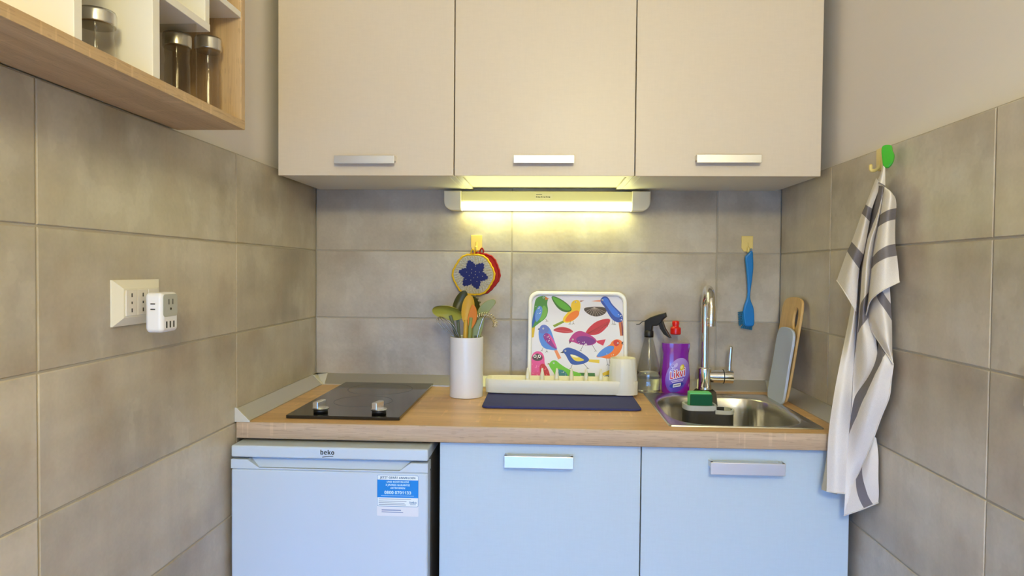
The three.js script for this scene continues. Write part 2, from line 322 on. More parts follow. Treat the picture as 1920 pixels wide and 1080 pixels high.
// ------------------------------------------------------------------ lamp under the middle cabinet
{
  const t = thing('under_cabinet_lamp', 'glowing tube lamp with cream end caps under the wall cabinets', 'lamp');
  const y0 = H + 0.3215, y1 = H + 0.3785, xa = 0.4455, xb = 0.9415, xl = 0.3945, xr = 0.9945;
  part('housing', bx(xa, xb, H + 0.3495, y1, 0.0004, 0.033, 0.003), M.lampHousing, t);
  part('reflector', bx(xa, xb, H + 0.3235, H + 0.3495, 0.0004, 0.006, 0.001), M.lampBody, t);
  for (const s of [-1, 1]) {
    const a = s < 0 ? xl : xb, b = s < 0 ? xa : xr, sh = new THREE.Shape(), r = 0.030;
    if (s < 0) { sh.moveTo(b, y0); sh.lineTo(b, y1); sh.lineTo(a, y1); sh.lineTo(a, y0 + r); sh.quadraticCurveTo(a, y0, a + r, y0); } else { sh.moveTo(a, y0); sh.lineTo(b - r, y0); sh.quadraticCurveTo(b, y0, b, y0 + r); sh.lineTo(b, y1); sh.lineTo(a, y1); }
    sh.closePath(); part('end_cap', extrude(sh, 0.044, 0.003, 3).translate(0, 0, 0.0004), M.lampBody, t);
  }
  const prof = Array.from({ length: 25 }, (_, i) => { const q = i / 24 * Math.PI * 2; return [0.0225 + 0.0155 * Math.cos(q), H + 0.3352 + 0.0128 * Math.sin(q)]; });
  const diff = part('tube', loft([xa + 0.0005, xb - 0.0005].map((x) => prof.slice(0, 24).map(([z, y]) => [x, y, z]))), new THREE.MeshStandardMaterial({ color: 0xffffff, emissive: TUBE.skin, emissiveIntensity: TUBE.glow, roughness: 0.4 }), t, 'milky glowing tube');
  diff.material.side = THREE.DoubleSide;
  // the tube's light: one strip facing down, one facing the room
  const down = new THREE.RectAreaLight(TUBE.color, TUBE.down, xb - xa - 0.006, 0.024); down.position.set((xa + xb) / 2, H + 0.3218, 0.0225); down.rotation.set(-Math.PI / 2, 0, 0); t.add(down);
  const front = new THREE.RectAreaLight(TUBE.color, TUBE.front, xb - xa - 0.006, 0.020); front.position.set((xa + xb) / 2, H + 0.336, 0.0385); front.rotation.set(-0.45, Math.PI, 0); t.add(front);
  const plate = canvasTex(128, 48, (c) => { c.fillStyle = '#d9d2ae'; c.fillRect(0, 0, 128, 48); c.fillStyle = '#5a5640'; c.fillRect(8, 6, 44, 6); for (let i = 0; i < 9; i++) c.fillRect(8 + i * 12, 24 + (i % 3), 7, 12); });
  part('rating_plate', new THREE.PlaneGeometry(0.051, 0.015).translate(0.6865, H + 0.3642, 0.0333), std(0xffffff, 0.5, { map: plate }), t, 'small printed rating plate');
}

// ------------------------------------------------------------------ worktop, edging strips
const CZ = 0.541;
{
  const y0 = CT - 0.037, x0 = 0.004, x1 = W - 0.003, r = 0.0025, arc = (cz, cy, a0) => [0, 1, 2, 3].map((i) => { const q = a0 + i / 3 * Math.PI / 2; return [cy + r * Math.sin(q), cz + r * Math.cos(q)]; });
  const edge = [[y0, CZ - 0.004], ...arc(CZ - r, y0 + r, -Math.PI / 2), ...arc(CZ - r, CT - r, 0), [CT, CZ - 0.004]];
  const w = part('worktop', grain(merge([bx(x0, x1, y0, CT, 0.490, CZ - 0.004, 0), bx(x0, 0.985, y0, CT, 0.0008, 0.490, 0), bx(0.985, 1.303, y0, CT, 0.0008, 0.118, 0), bx(1.303, x1, y0, CT, 0.0008, 0.490, 0)]), 0), M.oakTop, scene);
  part('edge_band', grain(loft([x0, x1].map((x) => edge.map(([y, z]) => [x, y, z])), { crease: 0.6 }), 0), M.oakEdge, w, 'pale greyish oak-look front edge');
  w.name = 'worktop'; tag(w, 'oak-look worktop with a pale front edge', 'worktop');
}
const strip = (n, label) => thing(n, label, 'edging strip', 'grey edging strips round the worktop');
{
  const prof = (d, h) => [[0, 0], [d, 0], [d, 0.0022], [0.0035, h], [0, h]];
  // profile swept between two places; put(depth from wall, height, s) gives a point
  const sweep = (d, h, s0, s1, m0, m1, put) => loft([prof(d, h).map(([a, y]) => put(a, y, s0 + m0 * a)), prof(d, h).map(([a, y]) => put(a, y, s1 - m1 * a))], { crease: 0.2 });
  const d = 0.031, h = 0.0295, y = CT + 0.0003;
  const l = strip('edging_strip', 'grey triangular edging strip along the left wall beside the hob');
  part('profile', sweep(d, h, 0.0365, 0.539, 0, 0, (a, q, s) => [0.0006 + a, y + q, s]), M.aluStrip, l);
  part('end_cap', extrude(shapeOf([[0, 0], [0.034, 0], [0.0345, 0.002], [0.004, 0.0315], [0, 0.0315]], false), 0.004, 0.0006).translate(0.0004, y, 0.5385), M.plasticGrey, l, 'light grey triangular end cap');
  const b = strip('edging_strip', 'grey triangular edging strip along the rear wall behind hob and rack');
  part('profile', sweep(d, h, 0.0365, W - 0.0365, 0, 0, (a, q, s) => [s, y + q, 0.0006 + a]), M.aluStrip, b);
  const r = strip('edging_strip', 'grey triangular edging strip along the right wall beside the sink');
  part('profile', sweep(d, h, 0.0365, 0.539, 0, 0, (a, q, s) => [W - 0.0006 - a, y + q, s]), M.aluStrip, r);
  part('end_cap', extrude(shapeOf([[0, 0], [0, 0.0315], [-0.004, 0.0315], [-0.0345, 0.002], [-0.034, 0]], false), 0.004, 0.0006).translate(W - 0.0004, y, 0.5385), M.plasticGrey, r, 'light grey triangular end cap');
  for (const [own, sx, ox] of [[l, 1, 0.0004], [r, -1, W - 0.0004]]) {   // moulded corner pieces
    const q = (a, c, e) => [ox + sx * a, y + c, 0.0004 + e];
    const A = [q(0, 0, 0), q(0.038, 0, 0), q(0.038, 0, 0.0345), q(0.0345, 0, 0.0345), q(0.0345, 0, 0.038), q(0, 0, 0.038)], B = [q(0, 0.0305, 0), q(0.038, 0.0305, 0), q(0.038, 0.0305, 0.004), q(0.005, 0.0305, 0.005), q(0.004, 0.0305, 0.038), q(0, 0.0305, 0.038)];
    const Lo = A.map(([px, , pz]) => [px, y + 0.0022, pz]), rings = [A, Lo, B];
    part('corner_piece', loft(sx > 0 ? rings : rings.map((g) => [...g].reverse()), { crease: 0.2 }), M.plasticGrey, own, 'light grey moulded corner piece');
  }
}

// ------------------------------------------------------------------ base cabinets
const BX = [0.4605, 0.9112, 1.3655], BH = [[0.6077, 0.7601], [1.0571, 1.2166]];
for (let i = 0; i < 2; i++) {
  const t = thing('base_cabinet', i ? 'white base cabinet under the sink' : 'white base cabinet under the drying rack, beside the fridge', 'cabinet', 'base cabinets under the worktop');
  const x0 = BX[i], x1 = BX[i + 1] - 0.0006, p = 0.016, top = CT - 0.0385, front = 0.500;
  part('side_panel', bx(x0, x0 + p, 0.1, top, 0.01, front, 0.0006), M.carcass, t);
  part('side_panel', bx(x1 - p, x1, 0.1, top, 0.01, front, 0.0006), M.carcass, t);
  part('bottom_panel', bx(x0 + p, x1 - p, 0.1, 0.116, 0.01, front, 0.0006), M.carcass, t);
  part('plinth', bx(x0, x1, 0.0005, 0.1, 0.44, 0.456, 0.0006), M.carcass, t);
  part('back_panel', bx(x0 + p, x1 - p, 0.116, top, 0.01, 0.014, 0), M.carcass, t);
  const d = part('door', grain(bx(x0 + 0.0008, x1 - 0.0012, 0.104, top - 0.0035, front + 0.001, front + 0.019, 0.0012), 1, [i * 0.31, 0.1]), M.doorLowBlueLit, t);
  const y1 = i ? H - 0.2655 : H - 0.2615;
  part('handle', barHandle(...BH[i], y1 - 0.0265, y1, front + 0.019, 0.026), M.alu, d, 'brushed aluminium bar handle');
}

// ------------------------------------------------------------------ fridge
const font = await new FontLoader().loadAsync('fonts/droid/droid_sans_bold.typeface.json');
const text = (s, size, depth = 0.0003) => { const g = new TextGeometry(s, { font, size, depth, curveSegments: 4, bevelEnabled: false }); g.computeBoundingBox(); const b = g.boundingBox; return g.translate(-(b.min.x + b.max.x) / 2, 0, 0); };
{
  const t = thing('fridge', 'white under-counter fridge with a brand badge and blue sticker', 'fridge');
  const x0 = 0.0085, x1 = 0.4445, zf = 0.578, top = H - 0.2425, zb = 0.535;
  part('body', bx(x0 + 0.002, x1 - 0.001, 0.02, top - 0.024, 0.05, zb, 0.006), M.fridgeSideShade, t, 'cabinet sides darkened as shade in the gap');
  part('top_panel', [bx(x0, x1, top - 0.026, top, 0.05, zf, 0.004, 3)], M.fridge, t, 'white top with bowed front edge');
  for (const px of [x0 + 0.03, x1 - 0.03]) part('foot', cyl(0.015, 0.012, 0.022, px, 0, 0.5, 16), M.black, t);
  // door with a scooped grip along its upper edge
  const dTop = top - 0.0275, dz0 = zb + 0.006, gx0 = x0 + 0.037, gx1 = x1 - 0.038, gy = dTop - 0.0205;
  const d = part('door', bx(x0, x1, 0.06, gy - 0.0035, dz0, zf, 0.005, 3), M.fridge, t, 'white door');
  const capL = shapeOf([[x0, gy - 0.003], [x1, gy - 0.003], [x1, dTop - 0.003], [gx1, dTop - 0.003], [gx1 - 0.024, gy], [gx0 + 0.026, gy], [gx0, dTop - 0.003], [x0, dTop - 0.003]], false);
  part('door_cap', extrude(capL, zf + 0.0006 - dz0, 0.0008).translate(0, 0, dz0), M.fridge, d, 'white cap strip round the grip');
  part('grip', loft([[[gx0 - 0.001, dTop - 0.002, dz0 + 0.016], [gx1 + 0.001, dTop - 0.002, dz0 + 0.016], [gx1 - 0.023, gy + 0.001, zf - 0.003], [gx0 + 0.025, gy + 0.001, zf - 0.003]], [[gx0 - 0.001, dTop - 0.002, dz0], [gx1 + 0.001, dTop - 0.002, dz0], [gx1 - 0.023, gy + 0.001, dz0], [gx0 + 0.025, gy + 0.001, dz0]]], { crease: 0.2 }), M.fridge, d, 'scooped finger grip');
  part('seal', bx(x0 + 0.006, x1 - 0.004, 0.065, dTop - 0.001, zb, dz0, 0.001), M.gasket, t, 'dark rubber seal');
  const badge = part('badge', text('beko', 0.0098).translate(0.2235, top - 0.0158, zf), M.black, t, 'dark brand lettering with a swoosh');
  part('swoosh', tube([[0.2125, top - 0.0215, zf], [0.224, top - 0.0200, zf], [0.2365, top - 0.0192, zf]], 0.0008, 10, 5), M.black, badge);
  const st = canvasTex(640, 640, (c) => {
    c.fillStyle = '#dfe3ee'; c.fillRect(0, 0, 640, 640);
    c.strokeStyle = '#1a6fb4'; c.lineWidth = 5; c.fillStyle = '#e6f0f8'; c.beginPath(); c.roundRect(4, 4, 632, 484, 22); c.fill(); c.stroke();
    c.fillStyle = '#0a84e2'; c.fillRect(6, 76, 628, 276);
    c.textAlign = 'center'; c.fillStyle = '#1b4d78'; c.font = 'bold 47px sans-serif'; c.fillText('JETZT GERÄT ANMELDEN', 320, 58, 584);
    c.fillStyle = '#d8f0ff'; c.font = 'bold 40px sans-serif'; c.fillText('UND KOSTENLOSE', 320, 120, 400); c.fillText('3 JAHRES GARANTIE', 320, 168, 440); c.fillText('AKTIVIEREN', 320, 216, 270);
    c.font = 'bold 66px sans-serif'; c.fillText('0800 0701133', 320, 296, 520); c.fillRect(60, 320, 510, 5);
    c.fillStyle = '#7f8ea6'; for (const [y, w, h] of [[372, 500, 7], [404, 430, 8], [432, 400, 8], [458, 420, 10]]) c.fillRect(26, y, w, h);
    c.fillStyle = '#1b6aa8'; c.font = 'bold 46px sans-serif'; c.fillText('beko', 556, 440); c.fillRect(510, 452, 90, 6);
    c.fillStyle = '#6f86b4'; c.fillRect(72, 540, 300, 14); c.fillRect(72, 574, 332, 9);
  });
  part('sticker', extrude(rrect(0.3335, 0.4245, H - 0.3895, H - 0.2995, 0.002), 0.0004).translate(0, 0, zf), std(0xffffff, 0.35, { map: st }), d, 'blue and white warranty sticker');
  planar(d.children[d.children.length - 1].geometry, 0, 0.3335, 0.4245, 1, H - 0.3895, H - 0.2995);
}

// ------------------------------------------------------------------ hob
{
  const t = thing('hob', 'black glass two-zone hob with silver knobs set in the worktop', 'hob'), x0 = 0.0995, x1 = 0.3645, z0 = 0.019, z1 = 0.498, y = CT + 0.0004;
  const s = new THREE.Shape(rrect(x0, x1, z0, z1, 0.004).getPoints(5).map((p) => new THREE.Vector2(p.x, -p.y)));
  part('glass_plate', flat(extrude(s, 0.0075, 0.0012, 3)).translate(0, y, 0), M.glassBlack, t);
  for (const [zx, zz, r] of [[0.232, 0.315, 0.074], [0.232, 0.135, 0.09]]) part('cooking_zone', new THREE.RingGeometry(r - 0.0012, r, 64).rotateX(-Math.PI / 2).translate(zx, y + 0.0077, zz), M.zone, t, 'faint printed ring');
  for (const kx of [0.170, 0.3085]) {
    const k = part('knob', lathe([[0.001, 0], [0.0165, 0], [0.0165, 0.007], [0.013, 0.0095], [0.001, 0.0095]]).translate(kx, y + 0.0078, 0.462), M.black, t, 'dark knob base');
    part('knob_skirt', lathe([[0.001, 0], [0.0195, 0], [0.0185, 0.0022], [0.001, 0.003]]).translate(kx, y + 0.0170, 0.462), M.silver, k, 'silver knob skirt');
    part('knob_grip', extrude(shapeOf([[-0.0065, 0], [0.0065, 0], [0.0065, 0.015], [0.005, 0.0165], [-0.005, 0.0165], [-0.0065, 0.015]], false), 0.038, 0.0012).rotateY(-0.22).translate(kx + 0.001, y + 0.0192, 0.443), M.silver, k, 'silver bar grip');
  }
}

// ------------------------------------------------------------------ sink, tap
{
  const t = thing('sink', 'stainless steel inset sink with a rounded bowl', 'sink'), x0 = 0.974, x1 = 1.316, z0 = 0.089, z1 = 0.501, y = CT;
  const N = 96, sq = (a0, a1, b0, b1, n, h) => { const cx = (a0 + a1) / 2, cz = (b0 + b1) / 2; return ring(cx, h, cz, (a1 - a0) / 2, (b1 - b0) / 2, n, N); };
  // outer bead, flat rim, bowl
  const bowl = [sq(x0, x1, z0, z1, 60, y + 0.0003), sq(x0 + 0.0004, x1 - 0.0004, z0 + 0.0004, z1 - 0.0004, 60, y + 0.0026), sq(x0 + 0.002, x1 - 0.002, z0 + 0.002, z1 - 0.002, 55, y + 0.0036), sq(x0 + 0.006, x1 - 0.006, z0 + 0.006, z1 - 0.006, 45, y + 0.0026), sq(x0 + 0.010, x1 - 0.010, z0 + 0.010, z1 - 0.010, 30, y + 0.0018)];
  const bw = [0.989, 1.301, 0.122, 0.486], at = (k, n, h) => sq(bw[0] + k, bw[1] - k, bw[2] + k, bw[3] - k, n, y + h);
  bowl.push(at(-0.0015, 3.6, 0.0016), at(0.001, 3.6, 0.0004), at(0.003, 3.6, -0.004), at(0.006, 3.5, -0.03), at(0.010, 3.4, -0.07), at(0.014, 3.3, -0.10), at(0.020, 3.2, -0.118), at(0.032, 3.0, -0.127), at(0.06, 2.6, -0.130), at(0.12, 2.1, -0.1325));
  part('bowl', loft(bowl, { capA: false, capB: true, crease: 0.9 }), M.steel, t).material.side = THREE.DoubleSide;
  part('drain', lathe([[0.001, 0.0005], [0.02, 0.0005], [0.024, 0.002], [0.035, 0.002], [0.037, 0.0005]]).translate(1.145, y - 0.132, 0.30), M.chrome, t);
}
{
  const t = thing('tap', 'chrome mixer tap with arched spout behind the sink', 'tap'), x = 1.154, z = 0.052, y = CT;
  part('base_ring', lathe([[0.001, 0], [0.030, 0], [0.030, 0.004], [0.024, 0.009], [0.001, 0.009]]).translate(x, y + 0.0004, z), M.black, t, 'black base ring');
  part('body', lathe([[0.001, 0.004], [0.0215, 0.004], [0.0212, 0.012], [0.020, 0.020], [0.020, 0.068], [0.0185, 0.073], [0.012, 0.074], [0.001, 0.074]]).translate(x, y, z), M.chrome, t);
  const pts = [[x, y + 0.07, z], [x - 0.0004, y + 0.15, z], [x - 0.0008, y + 0.235, z]];
  for (let i = 1; i <= 8; i++) { const q = i / 8 * Math.PI; pts.push([x - 0.0008 - 0.011 * (1 - Math.cos(q)) / 2, y + 0.240 + 0.058 * Math.sin(q), z + 0.058 * (1 - Math.cos(q))]); }
  pts.push([x - 0.0125, y + 0.215, z + 0.117]);
  const s = part('spout', tube(pts, 0.0118, 90, 20), M.chrome, t);
  part('aerator', lathe([[0.009, -0.008], [0.0128, -0.008], [0.0128, 0.012], [0.0118, 0.014]], 28).translate(x - 0.0125, y + 0.208, z + 0.117), M.chrome, s);
  const arm = part('handle', new THREE.CylinderGeometry(0.020, 0.0175, 0.066, 36).rotateZ(-Math.PI / 2).translate(x + 0.045, y + 0.047, z + 0.002), M.chrome, t);
  part('handle_ring', new THREE.TorusGeometry(0.0196, 0.0012, 8, 36).rotateY(Math.PI / 2).translate(x + 0.052, y + 0.047, z + 0.002), M.black, arm);
  part('lever', [tube([[x + 0.069, y + 0.062, z + 0.004], [x + 0.0705, y + 0.10, z + 0.004], [x + 0.072, y + 0.130, z + 0.005]], 0.0056, 14, 12), new THREE.SphereGeometry(0.0056, 14, 10).translate(x + 0.072, y + 0.130, z + 0.005)], M.chrome, arm);
}

// ------------------------------------------------------------------ sink caddy with sponge
{
  const CZO = -0.088, t = thing('sink_caddy', 'dark saddle caddy with light grey rim hanging in the sink', 'caddy');
  const plan = (k) => shapeOf([[1.043 + k, -(0.345 + k)], [1.112, -(0.345 + k)], [1.125, -(0.352 + k)], [1.150, -(0.352 + k)], [1.160 - k, -0.368], [1.160 - k, -0.390], [1.148, -(0.404 - k)], [1.126, -(0.404 - k)], [1.110, -(0.400 - k)], [1.052, -(0.400 - k)], [1.043 + k, -(0.392 - k)]]);
  const wall = (h0, h1, k, th) => { const s = plan(k); s.holes.push(new THREE.Path(plan(k + th).getPoints())); return flat(extrude(s, h1 - h0)).translate(0, h0, 0); };
  const y = CT;
  part('basket', [wall(y - 0.072, y + 0.0005, 0, 0.004), flat(extrude(plan(0.001), 0.003)).translate(0, y - 0.072, 0)], M.caddy, t, 'dark plastic basket');
  const big = shapeOf([[1.0425, -0.3445], [1.112, -0.3445], [1.118, -0.352], [1.116, -0.396], [1.108, -0.4008], [1.051, -0.4008], [1.0425, -0.393]]), bigIn = shapeOf([[1.047, -0.349], [1.108, -0.349], [1.113, -0.354], [1.111, -0.392], [1.105, -0.396], [1.053, -0.396], [1.047, -0.390]]);
  big.holes.push(new THREE.Path(bigIn.getPoints()));
  const rim = part('rim', flat(extrude(big, 0.0125)).translate(0, y - 0.0015, 0), M.caddyGrey, t, 'light grey rim of the tall compartment');
  const lob = shapeOf([[1.112, -0.3515], [1.150, -0.3515], [1.161, -0.367], [1.161, -0.391], [1.149, -0.405], [1.124, -0.405], [1.112, -0.400]]), lobIn = shapeOf([[1.116, -0.356], [1.148, -0.356], [1.156, -0.369], [1.156, -0.389], [1.147, -0.400], [1.126, -0.400], [1.117, -0.396]]);
  lob.holes.push(new THREE.Path(lobIn.getPoints()));
  part('rim', flat(extrude(lob, 0.0095)).translate(0, y - 0.0088, 0), M.caddyGrey, t, 'light grey rim of the low compartment');
  for (let i = 0; i < 3; i++) part('drain_hole', new THREE.CylinderGeometry(0.0011, 0.0011, 0.002, 10).rotateX(Math.PI / 2).translate(1.061 + i * 0.015, y + 0.005, 0.4009), M.black, rim);
  for (const [px, pz] of [[1.132, 0.4054], [1.145, 0.4054]]) part('drain_hole', new THREE.CylinderGeometry(0.0011, 0.0011, 0.002, 10).rotateX(Math.PI / 2).translate(px, y - 0.004, pz - 0.0005), M.black, rim);
  // saddle strap from the foot of the tap over the sink rim to the basket
  const row = (z, yy, w, cx) => [[cx - w, yy - 0.0015, z], [cx, yy, z], [cx + w, yy - 0.0015, z]];
  const up = [row(0.078, y + 0.0092, 0.026, 1.152), row(0.100, y + 0.0105, 0.028, 1.148), row(0.128, y + 0.0085, 0.030, 1.140), row(0.165, y - 0.002, 0.031, 1.132), row(0.210, y - 0.012, 0.031, 1.123), row(0.257, y - 0.016, 0.031, 1.114)];
  part('strap', [sheet(up, 10, 30), sheet(up.map((r) => r.map(([a, b, c]) => [a, b - 0.003, c])), 10, 30)], M.strap, t, 'dark flexible saddle strap').material.side = THREE.DoubleSide;
  for (const o of t.children) if (o.name !== 'strap') o.position.set(0.010, 0, CZO);
  const sp = thing('sponge', 'green scouring sponge standing in the sink caddy', 'sponge');
  part('foam', bx(1.0520, 1.1065, y - 0.045, y + 0.0415, 0.353, 0.383, 0.003, 3), M.spongeLight, sp, 'light green foam');
  part('scouring_pad', bx(1.0525, 1.1070, y - 0.045, y + 0.0375, 0.3832, 0.3925, 0.002), M.spongeDark, sp, 'dark green scouring pad');
  sp.position.set(0.010, 0, CZO);
}

// ------------------------------------------------------------------ bottles
{
  const t = thing('washing_up_bottle', 'purple washing-up liquid bottle with red cap and oval label', 'bottle'), cx = 1.0690, cz = 0.062, y = CT + 0.0008;
  const prof = [[0.0375, 0], [0.0395, 0.004], [0.0405, 0.02], [0.041, 0.035], [0.0405, 0.055], [0.0385, 0.078], [0.0362, 0.098], [0.0365, 0.112], [0.039, 0.126], [0.0402, 0.136], [0.0398, 0.142]];
  const dz = (w) => w * 0.58, rr = ([w, h]) => ring(cx, y + h, cz, w, dz(w), 2.5, 48);
  part('liquid', loft(prof.map(rr), { crease: 1 }), M.purple, t, 'purple liquid');
  part('shoulder', loft([[0.0398, 0.1421], [0.036, 0.150], [0.028, 0.158], [0.018, 0.164], [0.0125, 0.167]].map(rr), { crease: 1, capA: false }), M.clear, t, 'clear empty shoulder');
  const cap = part('cap', lathe([[0.001, 0], [0.0145, 0], [0.0150, 0.003], [0.0148, 0.017], [0.0135, 0.020], [0.009, 0.021], [0.009, 0.026], [0.0102, 0.029], [0.0098, 0.037], [0.007, 0.039], [0.001, 0.039]]).translate(cx - 0.001, y + 0.1665, cz), M.red, t, 'red push-pull cap');
  const lab = canvasTex(640, 640, (c) => {
    const g = c.createLinearGradient(0, 0, 0, 640); g.addColorStop(0, '#b79be6'); g.addColorStop(0.5, '#8f6fd8'); g.addColorStop(1, '#4a2fae'); c.fillStyle = g; c.fillRect(0, 0, 640, 640);
    c.fillStyle = '#cdbcf2'; for (const [x, y, r] of [[180, 160, 60], [260, 120, 40], [130, 230, 44]]) { c.beginPath(); c.arc(x, y, r, 0, 7); c.fill(); }
    c.fillStyle = '#5b3fb8'; for (let i = 0; i < 9; i++) { c.beginPath(); c.ellipse(170 + 34 * Math.cos(i), 170 + 50 * Math.sin(i * 2.1), 16, 9, i, 0, 7); c.fill(); }
    c.fillStyle = '#e8c928'; c.beginPath(); c.arc(430, 190, 58, 0, 7); c.fill(); c.fillStyle = '#f6ef9a'; c.beginPath(); c.arc(415, 180, 34, 0, 7); c.fill(); c.fillStyle = '#2f8a3a'; c.beginPath(); c.ellipse(500, 230, 40, 16, 0.6, 0, 7); c.fill();
    c.save(); c.translate(320, 360); c.rotate(-0.05); c.font = 'bold 190px sans-serif'; c.textAlign = 'center'; c.lineJoin = 'round'; c.lineWidth = 26; c.strokeStyle = '#f4f2ff'; c.strokeText('Likvi', 0, 0, 480); c.fillStyle = '#d01428'; c.fillText('Likvi', 0, 0, 480); c.restore();
    c.fillStyle = '#e6e0fa'; c.fillRect(150, 400, 350, 14); c.fillRect(180, 428, 300, 12); c.fillStyle = '#2a3fb0'; c.beginPath(); c.ellipse(320, 500, 190, 50, 0, 0, 7); c.fill(); c.fillStyle = '#f2f2f8'; c.beginPath(); c.roundRect(220, 470, 210, 64, 12); c.fill(); c.fillStyle = '#3a3a7a'; for (let i = 0; i < 6; i++) c.fillRect(240 + i * 29, 486, 18, 32);
  });
  // oval label following the bottle's front
  const wAt = (h) => { for (let i = 0; i < prof.length - 1; i++) if (h <= prof[i + 1][1]) { const k = (h - prof[i][1]) / (prof[i + 1][1] - prof[i][1]); return prof[i][0] + k * (prof[i + 1][0] - prof[i][0]); } return 0.04; };
  const pos = [], uv = [], idx = [], NR = 14, NA = 48;
  for (let i = 0; i <= NR; i++) for (let j = 0; j <= NA; j++) {
    const q = j / NA * Math.PI * 2, r = i / NR, lx = 0.033 * r * Math.cos(q) + 0.002 + 0.010 * r * r * Math.sin(q) * 0.6, lh = 0.052 + 0.049 * r * Math.sin(q) + 0.007 * r * Math.cos(q), w = wAt(lh);
    pos.push(cx + lx, y + lh, cz + dz(w) * (Math.max(0, 1 - Math.abs(lx / w) ** 2.5)) ** (1 / 2.5) + 0.0006); uv.push(0.5 + 0.5 * r * Math.cos(q), 0.5 + 0.5 * r * Math.sin(q));
  }
  for (let i = 0; i < NR; i++) for (let j = 0; j < NA; j++) { const a = i * (NA + 1) + j, b = a + NA + 1; idx.push(a, b, a + 1, a + 1, b, b + 1); }
  const lg = new THREE.BufferGeometry(); lg.setAttribute('position', new THREE.Float32BufferAttribute(pos, 3)); lg.setAttribute('uv', new THREE.Float32BufferAttribute(uv, 2)); lg.setIndex(idx); lg.computeVertexNormals();
  part('label', lg, std(0xffffff, 0.3, { map: lab, side: THREE.DoubleSide }), t, 'lilac oval label with red lettering');
}
{
  const t = thing('spray_bottle', 'clear spray bottle with black trigger head', 'bottle'), cx = 0.9915, cz = 0.0675, y = CT + 0.0008;
  const P = [[0.0315, 0], [0.0335, 0.006], [0.0345, 0.03], [0.0345, 0.047], [0.033, 0.062], [0.0285, 0.085], [0.0225, 0.112], [0.0165, 0.138], [0.0125, 0.152], [0.0115, 0.160]];
  const shell = lathe(P, 8 * 5); part('bottle', [shell, new THREE.CircleGeometry(0.0315, 40).rotateX(Math.PI / 2)], M.spray, t, 'clear faceted plastic bottle').position.set(cx, y, cz);
  part('water', lathe([[0.001, 0.002], [0.0305, 0.002], [0.0325, 0.007], [0.0335, 0.03], [0.0335, 0.047], [0.0325, 0.060], [0.001, 0.060]], 40), M.water, t, 'water in the lower third').position.set(cx, y, cz);
  part('dip_tube', cyl(0.0017, 0.0017, 0.158, cx + 0.004, y + 0.005, cz, 10), M.clear, t);
  const h = part('collar', lathe([[0.001, 0], [0.0128, 0], [0.0132, 0.006], [0.0128, 0.017], [0.009, 0.020], [0.001, 0.020]], 30).translate(cx, y + 0.158, cz), M.black, t, 'black ribbed collar');
  const S = 0.000288, q = ([a, b]) => [(a - 178) * S, (290 - b) * S];
  const head = shapeOf([[140, 292], [138, 190], [200, 150], [275, 122], [342, 103], [352, 145], [318, 172], [300, 205], [262, 235], [215, 240], [207, 292]].map(q), false);
  part('trigger_head', extrude(head, 0.019, 0.003, 3).translate(0, 0, -0.0095).rotateY(-0.42).translate(cx, y + 0.176, cz), M.black, t, 'black spray head');
  part('trigger', extrude(shapeOf([[268, 195], [318, 190], [345, 260], [402, 348], [388, 352], [330, 318], [292, 262]].map(q), false), 0.012, 0.002).translate(0, 0, -0.006).rotateY(-0.42).translate(cx, y + 0.176, cz), M.black, t, 'black trigger lever');
  part('tail', tube([q([140, 195]), q([105, 205]), q([80, 228]), q([48, 232])].map(([a, b]) => [a, b, 0]), 0.0012, 12, 6).rotateY(-0.42).translate(cx, y + 0.176, cz), M.black, t);
}

// ------------------------------------------------------------------ cutting boards leaning on the right wall
function leaningBoard(name, label, shape, th, mat, x0, y0, z0, tilt) {   // shape: along the wall / upwards
  const t = thing(name, label, 'cutting board'), g = extrude(shape, th, 0.002, 3, 12);
  const m = part('board', g, mat, t); g.rotateY(-Math.PI / 2);          // u -> +z, thickness -> -x
  t.position.set(x0, y0, z0); t.rotation.z = -tilt; return m;
}
{
  const s = shapeOf([[0.012, 0.0], [0.13, 0.0], [0.142, 0.012], [0.150, 0.07], [0.152, 0.16], [0.152, 0.255], [0.140, 0.276], [0.03, 0.276], [0.012, 0.262], [0.006, 0.20], [0.003, 0.16], [0.0, 0.06], [0.0, 0.012]]);
  s.holes.push(new THREE.Path(Array.from({ length: 24 }, (_, i) => new THREE.Vector2(0.119 + 0.0165 * Math.cos(i / 24 * 6.2832), 0.226 + 0.0285 * Math.sin(i / 24 * 6.2832)))));
  const m = leaningBoard('wooden_board', 'bamboo cutting board with an oval hole leaning in the corner', s, 0.0068, M.boardWood, 1.3335, CT + 0.0006, 0.072, 0.135);
  m.geometry = grain(m.geometry, 1, [0.3, 0.2]);
  const s2 = shapeOf([[0.010, 0.0], [0.108, 0.0], [0.120, 0.010], [0.124, 0.10], [0.124, 0.180], [0.110, 0.196], [0.018, 0.196], [0.005, 0.182], [0.0, 0.10], [0.0, 0.010]]);
  leaningBoard('plastic_board', 'small pale grey cutting board leaning on the bamboo one', s2, 0.007, M.boardGrey, 1.3185, CT + 0.0006, 0.113, 0.135);
}

